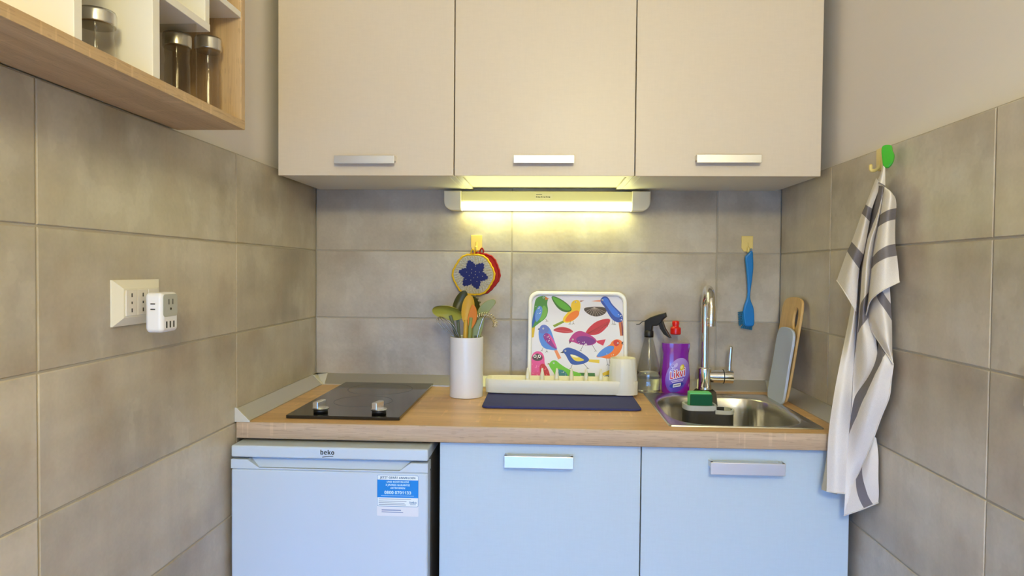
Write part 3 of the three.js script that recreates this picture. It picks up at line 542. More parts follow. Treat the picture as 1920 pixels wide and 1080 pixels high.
// ------------------------------------------------------------------ drying mat, rack, bird tray
{
  const m = flat(extrude(new THREE.Shape(rrect(0.538, 0.9365, 0.06, 0.342, 0.016).getPoints(6).map((p) => new THREE.Vector2(p.x, -p.y))), 0.0062, 0.0024, 3)).translate(0, CT + 0.0004, 0);
  tag(part('drying_mat', grain(m, 0), M.navy, scene), 'navy blue drying mat under the dish rack', 'mat');
}
{
  const t = thing('dish_rack', 'cream plastic dish rack with pegs and a cutlery cup', 'dish rack'), y = CT + 0.0070, x0 = 0.5305, x1 = 0.9505, z0 = 0.089, z1 = 0.176;
  const sq = (k, h) => ring((x0 + x1) / 2, y + h, (z0 + z1) / 2, (x1 - x0) / 2 - k, (z1 - z0) / 2 - k, 7, 96);
  part('tray', loft([sq(0.006, 0.0004), sq(0.002, 0.003), sq(0.0008, 0.012), sq(0, 0.037), sq(0.001, 0.0395), sq(0.003, 0.0400), sq(0.0045, 0.0385), sq(0.0055, 0.020), sq(0.009, 0.013), sq(0.02, 0.012)], { crease: 0.8 }), M.cream, t, 'shallow cream trough');
  for (let i = 0; i < 6; i++) part('peg', loft([[0.0078, 0.010], [0.0070, 0.030], [0.0056, 0.050], [0.0040, 0.0585], [0.0034, 0.060], [0.0030, 0.0665], [0.0012, 0.0685]].map(([r, h]) => ring(0.6475 + i * 0.0405, y + h, 0.141, r, r * 1.25, 2.4, 20))), M.cream, t);
  const c = (r, h) => ring(0.9115, y + h, 0.1385, r, r * 0.96, 2.5, 48);
  part('cup', loft([c(0.040, 0.002), c(0.0392, 0.03), c(0.0372, 0.07), c(0.0350, 0.096), c(0.0343, 0.0992), c(0.0330, 0.1002), c(0.0318, 0.0992), c(0.0312, 0.096), c(0.0310, 0.05), c(0.0310, 0.02)], { crease: 0.9 }), M.cream, t, 'upright cream cutlery cup');
}
{
  const t = thing('bird_tray', 'white square tray printed with colourful birds, leaning behind the rack', 'tray');
  const S = 0.288, print = canvasTex(1024, 1024, (c) => {
    c.fillStyle = '#e4e3f0'; c.fillRect(0, 0, 1024, 1024); c.scale(1024 / 1072, 1024 / 1072); c.translate(-48, -58);
    const blob = (col, p) => { c.fillStyle = col; c.beginPath(); const n = p.length, m = (a, b) => [(a[0] + b[0]) / 2, (a[1] + b[1]) / 2]; c.moveTo(...m(p[n - 1], p[0])); for (let i = 0; i < n; i++) c.quadraticCurveTo(...p[i], ...m(p[i], p[(i + 1) % n])); c.fill(); };
    const poly = (col, p) => { c.fillStyle = col; c.beginPath(); p.forEach((q, i) => (i ? c.lineTo(...q) : c.moveTo(...q))); c.fill(); };
    const line = (col, w, p) => { c.strokeStyle = col; c.lineWidth = w; c.beginPath(); p.forEach((q, i) => (i ? c.lineTo(...q) : c.moveTo(...q))); c.stroke(); };
    const eye = (x, y, r = 9) => { c.fillStyle = '#f4f4f4'; c.beginPath(); c.arc(x, y, r, 0, 7); c.fill(); c.fillStyle = '#141420'; c.beginPath(); c.arc(x, y, r * 0.55, 0, 7); c.fill(); };
    const leg = (x, y, dx, dy) => { line('#4a4450', 4, [[x, y], [x + dx, y + dy]]); line('#4a4450', 4, [[x + dx - 13, y + dy + 9], [x + dx, y + dy], [x + dx + 13, y + dy + 6]]); };
    const dots = (x, y, w, h, n, col = '#f2f2f6') => { c.fillStyle = col; for (let i = 0; i < n; i++) { c.beginPath(); c.arc(x + w * hash(i, 3, 9), y + h * hash(i, 5, 9), 3 + 2.4 * hash(i, 7, 9), 0, 7); c.fill(); } };
    // green parrot
    poly('#d5b422', [[84, 468], [128, 430], [112, 560], [84, 566]]); blob('#3f8a3a', [[140, 120], [215, 98], [268, 130], [250, 185], [268, 262], [246, 350], [165, 408], [84, 478], [92, 380], [108, 270], [118, 170]]); blob('#6fb04a', [[215, 190], [262, 260], [240, 345], [165, 400], [180, 300]]); blob('#1c54b6', [[84, 474], [96, 360], [130, 240], [150, 300], [120, 400]]); blob('#5a92e2', [[130, 400], [120, 300], [160, 205], [208, 232], [195, 320], [160, 380]]); poly('#d07a34', [[232, 112], [274, 134], [232, 152]]); eye(214, 122); dots(130, 220, 60, 80, 8); leg(240, 360, 14, 20);
    // yellow bird
    poly('#7c9420', [[318, 428], [432, 372], [446, 392], [336, 450]]); blob('#f0c51c', [[520, 165], [575, 138], [622, 165], [612, 280], [560, 365], [480, 402], [425, 388], [430, 340], [480, 285], [512, 230]]); blob('#ef7a1c', [[590, 250], [612, 300], [560, 362], [478, 390], [440, 376], [500, 290]]); blob('#2c6a22', [[286, 92], [400, 130], [505, 210], [530, 262], [470, 288], [392, 262], [330, 190]]); blob('#55ac2c', [[296, 102], [400, 142], [500, 220], [515, 256], [470, 268], [400, 236], [345, 180]]); poly('#a8684e', [[612, 152], [660, 149], [616, 168]]); eye(566, 168); leg(508, 378, -4, 30); leg(538, 375, 2, 30);
    // blue bird with fan wing
    poly('#c0653a', [[1030, 380], [1072, 370], [1086, 530], [1046, 532]]); line('#5a2458', 12, [[1064, 388], [1074, 528]]); blob('#403334', [[632, 232], [770, 216], [905, 222], [900, 290], [800, 332], [705, 308]]); for (let i = 0; i < 9; i++) line('#c9b6ae', 3, [[768, 224], [660 + i * 30, 262 + 58 * Math.sin((i + 1) / 10 * Math.PI)]]);
    blob('#1446ae', [[830, 140], [868, 98], [922, 110], [952, 178], [1012, 240], [1074, 300], [1080, 372], [1022, 392], [962, 360], [915, 290], [884, 222], [846, 180]]); blob('#2f74e4', [[850, 140], [876, 112], [915, 124], [944, 190], [1004, 250], [1050, 305], [1040, 340], [980, 320], [930, 250], [895, 200]]); poly('#e39474', [[738, 156], [838, 138], [834, 164]]); eye(858, 142); dots(1030, 300, 40, 60, 9); leg(968, 360, 0, 42); leg(984, 368, 6, 38);
    // blue and pink bird
    poly('#e88c5e', [[330, 690], [362, 688], [412, 782], [378, 798]]); blob('#4b86e4', [[164, 480], [190, 424], [248, 422], [296, 472], [318, 540], [352, 640], [376, 702], [290, 696], [214, 676], [176, 606], [164, 540]]); blob('#5f74cc', [[166, 480], [190, 424], [248, 422], [288, 470], [250, 520], [180, 520]]); blob('#8a1f8e', [[208, 540], [250, 505], [300, 540], [350, 630], [370, 696], [300, 660], [236, 600]]); blob('#dc4aa6', [[262, 512], [302, 542], [350, 628], [368, 692], [330, 640], [290, 570]]); eye(214, 464); poly('#3a3a52', [[170, 458], [154, 474], [172, 482]]); dots(230, 540, 60, 60, 8); leg(216, 672, -16, 32); leg(258, 690, -4, 24);
    // magenta bird in flight
    blob('#c41c3c', [[652, 516], [760, 392], [868, 350], [952, 346], [912, 436], [822, 520], [730, 532]]); for (let i = 0; i < 5; i++) line('#8a1028', 3, [[690, 512], [800 + i * 26, 500 - i * 28], [930 - i * 4, 372 + i * 16]]); blob('#b81c3a', [[306, 482], [390, 442], [484, 450], [560, 502], [450, 514], [380, 502]]); line('#e07a88', 3, [[330, 481], [540, 498]]); poly('#cf2656', [[790, 590], [890, 572], [862, 642], [800, 612]]);
    blob('#b22488', [[490, 590], [540, 510], [612, 478], [690, 508], [764, 552], [802, 594], [760, 634], [690, 644], [600, 632], [540, 604], [498, 608]]); blob('#74178a', [[560, 570], [620, 535], [720, 548], [790, 590], [750, 632], [680, 642], [600, 630]]); poly('#4a1048', [[496, 592], [500, 628], [520, 604]]); eye(536, 580); dots(600, 600, 90, 34, 12); leg(648, 640, -28, 56); leg(744, 634, 38, 64);
    // orange bird
    blob('#ef7626', [[952, 596], [1008, 564], [1068, 588], [1074, 640], [1036, 724], [960, 776], [900, 782], [846, 768], [772, 770], [840, 696], [900, 650], [944, 624]]); blob('#cf2c28', [[960, 600], [1014, 566], [1048, 610], [1000, 660]]); blob('#4b88e2', [[780, 774], [816, 712], [900, 644], [990, 640], [962, 706], [890, 748]]); poly('#1e1a20', [[1062, 600], [1086, 594], [1070, 612], [1084, 626], [1060, 622]]); eye(1020, 612); dots(900, 730, 110, 40, 9); leg(898, 778, 10, 66); leg(924, 776, 12, 70);
    // blue bird with yellow patch
    poly('#e3c43a', [[708, 792], [822, 794], [820, 832], [704, 818]]); blob('#174ba8', [[420, 700], [470, 664], [528, 674], [604, 706], [690, 760], [722, 804], [640, 846], [528, 858], [486, 802], [462, 752], [438, 724]]); blob('#e6cc44', [[498, 736], [560, 748], [624, 778], [672, 804], [580, 820], [536, 792]]); blob('#f4f0d0', [[500, 738], [560, 750], [610, 772], [560, 776], [524, 764]]); poly('#1a1a2a', [[434, 706], [398, 726], [438, 728]]); eye(456, 704); leg(532, 846, -18, 44); leg(650, 836, 46, 50);
    // pink owl
    blob('#e04c9a', [[90, 760], [128, 712], [196, 714], [232, 770], [230, 850], [286, 930], [294, 1040], [84, 1040], [78, 900]]); blob('#be1430', [[168, 890], [208, 830], [264, 886], [292, 960], [294, 1040], [214, 1030]]); blob('#45303c', [[96, 772], [150, 728], [214, 762], [206, 806], [152, 822], [104, 802]]); for (const ex of [128, 176]) eye(ex, 766, 17); poly('#e8b8c8', [[146, 780], [160, 780], [153, 802]]); dots(100, 850, 70, 140, 16, '#f4a8d0'); dots(200, 880, 70, 100, 12, '#ef7080');
    // green bird
    poly('#2c7034', [[606, 936], [772, 936], [776, 978], [606, 966]]); blob('#68c02a', [[276, 856], [310, 808], [356, 806], [404, 850], [486, 900], [566, 928], [640, 948], [606, 982], [540, 992], [484, 1040], [362, 1040], [340, 950], [298, 894]]); blob('#2a7c94', [[344, 902], [434, 906], [488, 962], [474, 1030], [376, 1030]]); poly('#8a6a3a', [[284, 836], [258, 848], [286, 856]]); eye(332, 836); dots(380, 920, 90, 60, 8);
    // bird at the lower edge
    blob('#2a5c94', [[862, 962], [946, 944], [950, 1060], [866, 1060]]); poly('#ddbb22', [[846, 940], [940, 896], [940, 946], [862, 966]]); eye(892, 974, 10); eye(916, 968, 10);
  });
  const white = std(0xffffff, 0.5, { map: print });
  const base = part('base', planar(extrude(rrect(0.004, S - 0.004, 0.004, S - 0.004, 0.026), 0.003, 0.0008), 0, 0, S, 1, 0, S), white, t, 'flat white base printed with ten birds');
  const rim = rrect(0, S, 0, S, 0.03); rim.holes.push(rrect(0.0115, S - 0.0115, 0.0115, S - 0.0115, 0.022, THREE.Path));
  part('rim', extrude(rim, 0.0145, 0.0045, 4, 12).translate(0, 0, 0.001), M.whiteGloss, t, 'raised white rim');
  t.position.set(0.6445, CT + 0.0012, 0.0725); t.rotation.x = -0.205;
}

// ------------------------------------------------------------------ utensil holder and what stands in it
const HX = 0.4805, HZ = 0.178, HY = CT + 0.0004;
{
  const t = thing('utensil_holder', 'plain white cylindrical holder full of kitchen utensils', 'holder');
  part('cylinder', lathe([[0.001, 0.0], [0.0445, 0.0], [0.0455, 0.0015], [0.0455, 0.1625], [0.0448, 0.1635], [0.0425, 0.1635], [0.0418, 0.1625], [0.0418, 0.006], [0.001, 0.006]], 64).translate(HX, HY, HZ), M.whiteGloss, t);
}
const inHolder = 'utensils in the white holder', base = HY + 0.0075;
function bowlHead(w, h, depth, th, N = 14, NR = 8) {      // spoon-like shell in x/y, hollow towards +z
  const rows = (o) => Array.from({ length: NR + 1 }, (_, i) => Array.from({ length: N * 2 + 1 }, (_, j) => { const a = j / (N * 2) * Math.PI * 2, r = i / NR; return [w * r * Math.cos(a), h * r * Math.sin(a), depth * (r * r - 1) + o * (1 - 0.3 * r)]; }));
  const grid = (R, flip) => { const pos = [], idx = [], n = N * 2 + 1; R.forEach((r) => r.forEach((p) => pos.push(...p))); for (let i = 0; i < NR; i++) for (let j = 0; j < n - 1; j++) { const a = i * n + j, b = a + n; idx.push(...(flip ? [a, a + 1, b, a + 1, b + 1, b] : [a, b, a + 1, a + 1, b, b + 1])); } const g = new THREE.BufferGeometry(); g.setAttribute('position', new THREE.Float32BufferAttribute(pos, 3)); g.setAttribute('uv', new THREE.Float32BufferAttribute(new Float32Array(pos.length / 3 * 2), 2)); g.setIndex(idx); g.computeVertexNormals(); return g; };
  return merge([grid(rows(0), false), grid(rows(-th), true)]);
}
{
  // spoon with its bowl turned down to the left
  let t = thing('ladle', 'olive green silicone ladle tipping over the rim to the left', 'ladle', inHolder);
  part('head', bowlHead(0.043, 0.028, 0.017, 0.003).rotateX(0.80).rotateZ(-0.16).translate(HX - 0.0515, H + 0.0285, HZ + 0.012), M.olive, t, 'olive green bowl').material.side = THREE.DoubleSide;
  part('handle', tube([[HX - 0.010, base, HZ - 0.002], [HX - 0.024, base + 0.12, HZ - 0.002], [HX - 0.033, H - 0.02, HZ - 0.001], [HX - 0.045, H + 0.022, HZ + 0.003]], 0.0046, 24, 10), M.sage, t);
  t = thing('cooking_spoon', 'dark olive cooking spoon rising behind the green ladle', 'spoon', inHolder);
  part('head', bowlHead(0.0165, 0.035, 0.007, 0.003).rotateX(-0.12).rotateZ(-0.42).translate(HX - 0.0215, H + 0.058, HZ - 0.021), M.oliveDark, t, 'dark olive bowl').material.side = THREE.DoubleSide;
  part('handle', tube([[HX - 0.002, base, HZ - 0.018], [HX - 0.022, H - 0.05, HZ - 0.022], [HX - 0.029, H + 0.025, HZ - 0.022]], 0.0045, 20, 10), M.sage, t);
  t = thing('wooden_spoon', 'honey wooden spoon with an orange hollow, upright in the middle', 'spoon', inHolder);
  part('head', bowlHead(0.0175, 0.0405, 0.007, 0.004).rotateZ(-0.10).translate(HX + 0.0055, H + 0.040, HZ + 0.022), M.spoonWood, t, 'honey-coloured bowl').material.side = THREE.DoubleSide;
  part('handle', tube([[HX, base, HZ + 0.016], [HX - 0.001, H - 0.04, HZ + 0.019], [HX + 0.0005, H + 0.012, HZ + 0.018]], 0.0068, 20, 10), M.spoonWood, t);
  t = thing('orange_spatula', 'orange rounded spatula beside the wooden spoon', 'spatula', inHolder);
  part('blade', extrude(shapeOf([[0.012, 0], [0.024, 0.018], [0.027, 0.04], [0.022, 0.06], [0.013, 0.067], [0.006, 0.05], [0.003, 0.02]]), 0.005, 0.0015).rotateZ(-0.06).translate(HX + 0.002, H - 0.012, HZ + 0.031), M.spoonOrange, t, 'orange blade');
  part('handle', tube([[HX + 0.010, base, HZ + 0.022], [HX + 0.012, H - 0.03, HZ + 0.031], [HX + 0.0155, H + 0.02, HZ + 0.0335]], 0.0056, 20, 10), M.oliveMid, t);
  t = thing('green_turner', 'pale green slanted turner leaning to the right', 'spatula', inHolder);
  part('blade', extrude(shapeOf([[0, 0], [0.018, -0.004], [0.036, 0.020], [0.052, 0.042], [0.048, 0.050], [0.028, 0.046], [0.006, 0.026]]), 0.004, 0.0012).translate(HX + 0.026, H + 0.017, HZ - 0.012), M.oliveMid, t, 'pale green blade');
  part('handle', tube([[HX + 0.010, base, HZ - 0.012], [HX + 0.026, H - 0.03, HZ - 0.012], [HX + 0.035, H + 0.024, HZ - 0.010]], 0.0048, 20, 10), M.sage, t);
  t = thing('serving_spatula', 'sage green broad server standing low beside the right rim', 'spatula', inHolder);
  part('blade', extrude(shapeOf([[0.004, -0.05], [0.016, -0.05], [0.030, -0.012], [0.030, 0.008], [0.016, 0.012], [-0.004, -0.004], [-0.008, -0.018]]), 0.0045, 0.0013).translate(HX + 0.0165, H + 0.008, HZ + 0.010), M.oliveMid, t, 'sage blade');
  part('handle', tube([[HX + 0.004, base, HZ + 0.002], [HX + 0.022, H - 0.06, HZ + 0.010], [HX + 0.027, H - 0.03, HZ + 0.012]], 0.005, 16, 10), M.sage, t);
  t = thing('slotted_spoon', 'dark ragged-edged pasta server behind the wooden spoon', 'spoon', inHolder);
  part('head', bowlHead(0.018, 0.034, 0.008, 0.003).rotateZ(0.12).translate(HX + 0.0165, H + 0.040, HZ - 0.020), M.oliveDark, t).material.side = THREE.DoubleSide;
  for (let i = 0; i < 7; i++) { const a = -0.7 + i * 0.42; part('tooth', new THREE.ConeGeometry(0.0035, 0.012, 8).rotateX(Math.PI / 2).translate(HX + 0.0165 + 0.019 * Math.cos(a), H + 0.040 + 0.034 * Math.sin(a), HZ - 0.016), M.oliveDark, t); }
  part('handle', tube([[HX + 0.004, base, HZ - 0.014], [HX + 0.012, H + 0.012, HZ - 0.023]], 0.0045, 12, 10), M.sage, t);
  // balloon whisk: loops of wire
  t = thing('whisk', 'wire balloon whisk at the left side of the holder', 'whisk', inHolder);
  for (let i = 0; i < 5; i++) {
    const a = i / 5 * Math.PI + 0.2, c = Math.cos(a) * 0.020, s = Math.sin(a) * 0.011, k = -0.52, p = [];
    for (const [r, h] of [[0.12, 0], [0.2, 0.018], [0.6, 0.040], [0.95, 0.064], [0.9, 0.082], [0.45, 0.094], [0, 0.097], [-0.45, 0.094], [-0.9, 0.082], [-0.95, 0.064], [-0.6, 0.040], [-0.2, 0.018], [-0.12, 0]]) p.push([HX - 0.020 + r * c + 1.3 * k * Math.max(0, h - 0.02), H - 0.056 + h * 0.78, HZ + r * s + 0.022]);
    part('wire_loop', tube(p, 0.0008, 40, 6), M.wireDark, t);
  }
  part('handle', tube([[HX - 0.012, base, HZ + 0.018], [HX - 0.0195, H - 0.054, HZ + 0.022]], 0.006, 12, 12), M.wire, t);
  // spring whisk: a coil bent over a wire loop
  t = thing('coil_whisk', 'coiled wire whisk drooping over the right rim', 'whisk', inHolder);
  const arc = new THREE.CatmullRomCurve3([V(HX + 0.020, H + 0.002, HZ + 0.016), V(HX + 0.030, H + 0.019, HZ + 0.018), V(HX + 0.048, H + 0.026, HZ + 0.018), V(HX + 0.066, H + 0.022, HZ + 0.017), V(HX + 0.079, H + 0.008, HZ + 0.016), V(HX + 0.078, H - 0.007, HZ + 0.016)]), coil = [];
  for (let i = 0; i <= 260; i++) { const u = i / 260, p = arc.getPoint(u), a = u * Math.PI * 2 * 17, tn = arc.getTangent(u), n1 = V(0, 0, 1), n2 = n1.clone().cross(tn).normalize(); p.addScaledVector(n1, 0.0062 * Math.cos(a)).addScaledVector(n2, 0.0062 * Math.sin(a)); coil.push([p.x, p.y, p.z]); }
  part('coil', tube(coil, 0.0011, 520, 5), M.wire, t, 'shiny wire coil');
  part('handle', tube([[HX + 0.006, base, HZ + 0.02], [HX + 0.031, H - 0.035, HZ + 0.02], [HX + 0.046, H + 0.016, HZ + 0.018], [HX + 0.052, H + 0.026, HZ + 0.018]], 0.0016, 20, 8), M.wire, t);
}

// ------------------------------------------------------------------ hooks, pot holders, dish brush
function wallHook(label, mat, reach = 0.012) {        // plate in x/y against z = 0, arm towards +z
  const t = thing('adhesive_hook', label, 'hook', 'yellow adhesive hooks on the tiles');
  part('plate', extrude(shapeOf([[-0.0165, 0.046], [-0.0165, 0.010], [-0.009, 0.0], [0.009, 0.0], [0.0165, 0.010], [0.0165, 0.046]], false), 0.0035, 0.001).translate(0, 0, 0.0004), mat, t);
  part('hook_arm', [tube([[0, 0.026, 0.002], [0, 0.010, 0.004], [0, 0.0005, 0.006 + reach * 0.4], [0, 0.001, 0.005 + reach], [0, 0.010, 0.006 + reach]], 0.0034, 24, 10), new THREE.SphereGeometry(0.0034, 12, 10).translate(0, 0.010, 0.006 + reach)], mat, t);
  return t;
}
wallHook('yellow hook on the rear wall holding two crocheted pot holders', M.yellow).position.set(0.4875, H + 0.205, 0);
wallHook('pale yellow hook on the rear wall holding the blue brush', M.yellowPale).position.set(1.2825, H + 0.208, 0);
{ const t = wallHook('pale yellow hook on the right wall holding the towel', M.yellowPale, 0.016); t.rotation.y = -Math.PI / 2; t.position.set(W, H + 0.358, 0.5955); }

function potHolder(label, cx, cy, z, turn, m0, m1, m2) {
  const t = thing('pot_holder', label, 'pot holder', 'crocheted pot holders on the yellow hook');
  const out = (k, wob) => Array.from({ length: 72 }, (_, i) => { const a = i / 72 * Math.PI * 2, r = 0.0605 * k * (1 + 0.026 * Math.cos(6 * a + 0.4) + wob * Math.cos(24 * a)); return [r * Math.cos(a), r * Math.sin(a)]; });
  const g = extrude(shapeOf(out(0.96, 0.006), false), 0.005, 0.0015); part('ground', planar(g, 0, -1, 0, 1, -1, 0), m1 ? M.yarnBase : m0, t, 'crocheted round ground');
  if (m1) {
    const star = [], N = 12 * 6;
    for (let i = 0; i < N; i++) { const a = i / N * Math.PI * 2 + 0.26, f = Math.abs(((i / 6) % 2) - 1), r = 0.0290 + 0.0165 * (1 - f) + (i % 2 ? 0.0018 : -0.0018); star.push([r * Math.cos(a), r * Math.sin(a)]); }
    const st = part('star', planar(extrude(shapeOf(star, false), 0.002, 0.0006).translate(0, 0, 0.0046), 0, -1, 0, 1, -1, 0), m1, t, 'dark blue six-pointed star');
    for (let i = 0; i < 14; i++) { const a = i * 2.4, r = 0.006 + 0.0017 * i; part('knot', new THREE.SphereGeometry(0.0011, 8, 6).translate(r * Math.cos(a), r * Math.sin(a), 0.0066), m0, st); }
    for (let r = 0.032; r < 0.0575; r += 0.0054) for (let i = 0; i < Math.round(r * 820); i++) { const a = i / Math.round(r * 820) * Math.PI * 2 + r * 90, f = Math.abs((((a - 0.26) / (Math.PI * 2) * 12) % 2 + 2) % 2 - 1); if (r > 0.0305 + 0.0165 * (1 - f)) stitches.push([r * Math.cos(a), r * Math.sin(a), a]); }
    const one = new THREE.SphereGeometry(0.0031, 7, 5).scale(1, 0.66, 0.55), all = stitches.map(([x, y, a]) => one.clone().rotateZ(a + 0.5).translate(x, y, 0.0050));
    const s = part('stitches', all, m0, t, 'small white crochet stitches'); s.userData.kind = 'stuff';
  }
  part('edging', tube(out(1, 0.012).map(([x, y]) => [x, y, 0.0028]), 0.0030, 144, 8, true), m2, t, 'crocheted edging');
  part('loop', tube([[-0.004, 0.060, 0.003], [-0.004, 0.068, 0.004], [0.001, 0.075, 0.006], [0.006, 0.068, 0.004], [0.005, 0.060, 0.003]], 0.0021, 24, 8), m2, t, 'hanging loop');
  t.position.set(cx, cy, z); t.rotation.z = turn; return t;
}
const stitches = [];
potHolder('red crocheted pot holder hanging behind the starred one', 0.4960, H + 0.1375, 0.003, -0.10, M.redYarn, null, M.redYarn).rotation.y = 0.04;
potHolder('white crocheted pot holder with blue star and yellow edge', 0.4805, H + 0.1335, 0.0125, 0.05, M.whiteYarn, M.blueYarn, M.yellowYarn);
{
  const t = thing('dish_brush', 'blue dish brush hanging head down from a yellow hook', 'brush'), S = 0.000292, q = ([a, b]) => [(a - 238) * S, (250 - b) * S];
  const s = shapeOf([[196, 290], [215, 268], [245, 236], [264, 240], [272, 300], [276, 400], [264, 540], [252, 650], [254, 720], [284, 800], [294, 900], [288, 976], [250, 984], [210, 980], [192, 930], [184, 850], [194, 780], [216, 710], [224, 640], [218, 520], [204, 390]].map(q));
  part('handle', extrude(s, 0.012, 0.004, 4).translate(0, 0, 0), M.blue, t, 'glossy blue handle and head');
  part('bristle_pad', extrude(shapeOf([[190, 840], [290, 900], [288, 985], [215, 990], [180, 930]].map(q)), 0.012, 0.003).translate(0, 0, -0.006), M.bristle, t);
  for (let i = 0; i < 14; i++) for (let k = 0; k < 2; k++) {
    const u = i / 13, p = u < 0.6 ? [190 + 12 * (u / 0.6), 842 + 118 * (u / 0.6)] : [202 + 78 * (u - 0.6) / 0.4, 962 + 18 * (u - 0.6) / 0.4], d = u < 0.6 ? [-46, 10 + 40 * u] : [-30 + 60 * (u - 0.6), 44], a = q(p), b = q([p[0] + d[0], p[1] + d[1]]);
    part('bristle_tuft', tube([[a[0], a[1], -0.003 + 0.006 * k], [b[0], b[1], -0.004 + 0.008 * k]], 0.0014, 2, 6), M.bristle, t);
  }
  part('loop', tube([q([246, 262]), q([244, 226]), q([252, 212]), q([260, 228]), q([256, 262])].map(([a, b]) => [a, b, 0.007]), 0.0011, 20, 6), M.blue, t);
  t.position.set(1.2855, H + 0.2055, 0.0105);
}

// ------------------------------------------------------------------ towel and clip
{
  const P = {      // folds of the towel, in millimetres: rows run downwards, points across
top: [[[1358,1448,647],[1356,1447,656],[1358,1446,656]],[[1358,1424,636],[1352,1420,659],[1358,1421,657]],[[1356,1409,625],[1346,1401,666],[1356,1396,662]]],
a: [[[1358,1420,620],[1350,1412,644],[1350,1403,658]],[[1360,1370,572],[1346,1362,615],[1354,1358,614]],[[1360,1354,556],[1344,1341,611],[1356,1334,601]],[[1362,1296,506],[1338,1279,589],[1354,1266,581]],[[1362,1277,486],[1336,1256,575],[1354,1238,565]],[[1349,1211,465],[1334,1186,543],[1352,1147,557]]],
along: [[[1368,1242,516],[1356,1236,551],[1366,1230,541]],[[1368,1162,499],[1350,1145,554],[1364,1133,540]],[[1325,1029,545],[1334,1026,555],[1355,1023,546]],[[1308,964,560],[1318,967,575],[1344,965,563]],[[1299,876,559],[1311,880,575],[1342,877,563]],[[1298,762,559],[1311,764,573],[1338,759,563]]],
s: [[[1301,866,556],[1308,864,558],[1320,860,556]],[[1294,803,556],[1304,801,558],[1319,800,556]],[[1288,765,556],[1302,760,558],[1322,755,556]]],
b: [[[1352,1404,634],[1348,1398,662],[1346,1396,675],[1352,1394,671]],[[1362,1362,592],[1352,1358,640],[1344,1355,668],[1354,1355,654]],[[1364,1330,577],[1356,1327,615],[1342,1324,659],[1356,1326,642]],[[1365,1298,555],[1356,1296,592],[1338,1294,647],[1358,1295,624]],[[1365,1242,540],[1356,1241,573],[1338,1241,631],[1358,1241,615]],[[1365,1190,530],[1356,1191,568],[1338,1193,627],[1358,1192,606]],[[1365,1126,523],[1358,1128,556],[1342,1132,611],[1360,1132,600]],[[1364,1080,519],[1358,1082,549],[1344,1089,618],[1362,1091,627]],[[1352,1025,544],[1354,1025,547],[1348,1034,612],[1362,1037,630]],[[1343,959,562],[1345,960,565],[1352,960,567],[1362,960,566]],[[1340,902,562],[1342,902,563],[1346,903,563],[1350,903,563]]],
c: [[[1350,1396,668],[1346,1394,681],[1348,1393,681],[1356,1392,667]],[[1352,1373,657],[1344,1379,692],[1346,1380,704],[1364,1375,684]],[[1354,1340,641],[1342,1344,686],[1344,1348,704],[1368,1353,683]],[[1354,1318,636],[1340,1322,686],[1344,1327,701],[1368,1332,680]],[[1352,1260,625],[1336,1272,685],[1342,1280,701],[1368,1285,682]],[[1352,1238,621],[1334,1250,686],[1340,1258,706],[1368,1263,689]],[[1350,1142,607],[1332,1177,668],[1338,1196,701],[1368,1212,701]]],
d: [[[1364,1191,593],[1356,1201,639],[1358,1207,658],[1372,1212,655]],[[1361,1142,583],[1348,1159,647],[1352,1168,671],[1371,1172,663]],[[1358,1111,617],[1348,1126,666],[1352,1132,683],[1371,1135,669]],[[1356,1084,664],[1350,1096,693],[1356,1101,691],[1371,1103,672]],[[1364,1054,693],[1365,1062,689],[1367,1069,684],[1371,1075,674]]],
e: [[[1368,1092,619],[1364,1088,641],[1366,1083,652]],[[1364,1055,618],[1352,1063,682],[1368,1052,685]],[[1362,1014,587],[1346,1028,675],[1368,1021,678]],[[1350,969,564],[1342,986,659],[1368,989,673]],[[1342,920,565],[1342,936,637],[1366,941,646]],[[1338,858,565],[1346,866,596],[1362,869,610]],[[1335,800,565],[1346,802,570],[1360,802,565]],[[1333,718,565],[1335,725,566],[1338,738,565]]],
f: [[[1372,894,580],[1370,895,606],[1375,890,609]],[[1364,815,559],[1362,845,609],[1375,862,619]],[[1351,784,560],[1360,802,604],[1375,812,622]],[[1340,754,560],[1360,767,598],[1375,780,625]],[[1335,711,560],[1360,740,597],[1375,762,624]]],
  };
  // grey woven stripes of each fold, as polygons in (across, down) from 0 to 1
  const stripes = {
    top: [[[0, 0.93], [1, 0.93], [1, 1], [0, 1]]], a: [[[0, 0.2], [1, 0.2], [1, 0.4], [0, 0.4]], [[0, 0.6], [1, 0.6], [1, 0.8], [0, 0.8]]], along: [], s: [[[0, 0], [1, 0], [1, 1], [0, 1]]],
    b: [[[0, 0], [0.9, 0], [0.55, 0.1], [0.33, 0.2], [0.33, 0.7], [0.3, 1], [0, 1]], [[0.97, 0.5], [0.4, 0.545], [0.36, 0.66], [0.6, 0.625], [0.95, 0.59]]],
    c: [[[0, 0.333], [1, 0.333], [1, 0.5], [0, 0.5]], [[0, 0.667], [1, 0.667], [1, 0.833], [0, 0.833]]],
    d: [[[0.30, 0.06], [0.66, 0.10], [1, 0.28], [1, 0.5]]], e: [[[0, 0], [1, 0], [0.45, 0.14], [0.38, 0.28], [0.35, 0.42], [0.2, 0.56], [0, 0.65]]], f: [[[0.10, 0.46], [0.20, 0.28], [0.82, 1], [0.5, 1]]],
  };
  const keys = Object.keys(P), cols = 3, rowsN = 3, size = 1536, cw = size / cols;
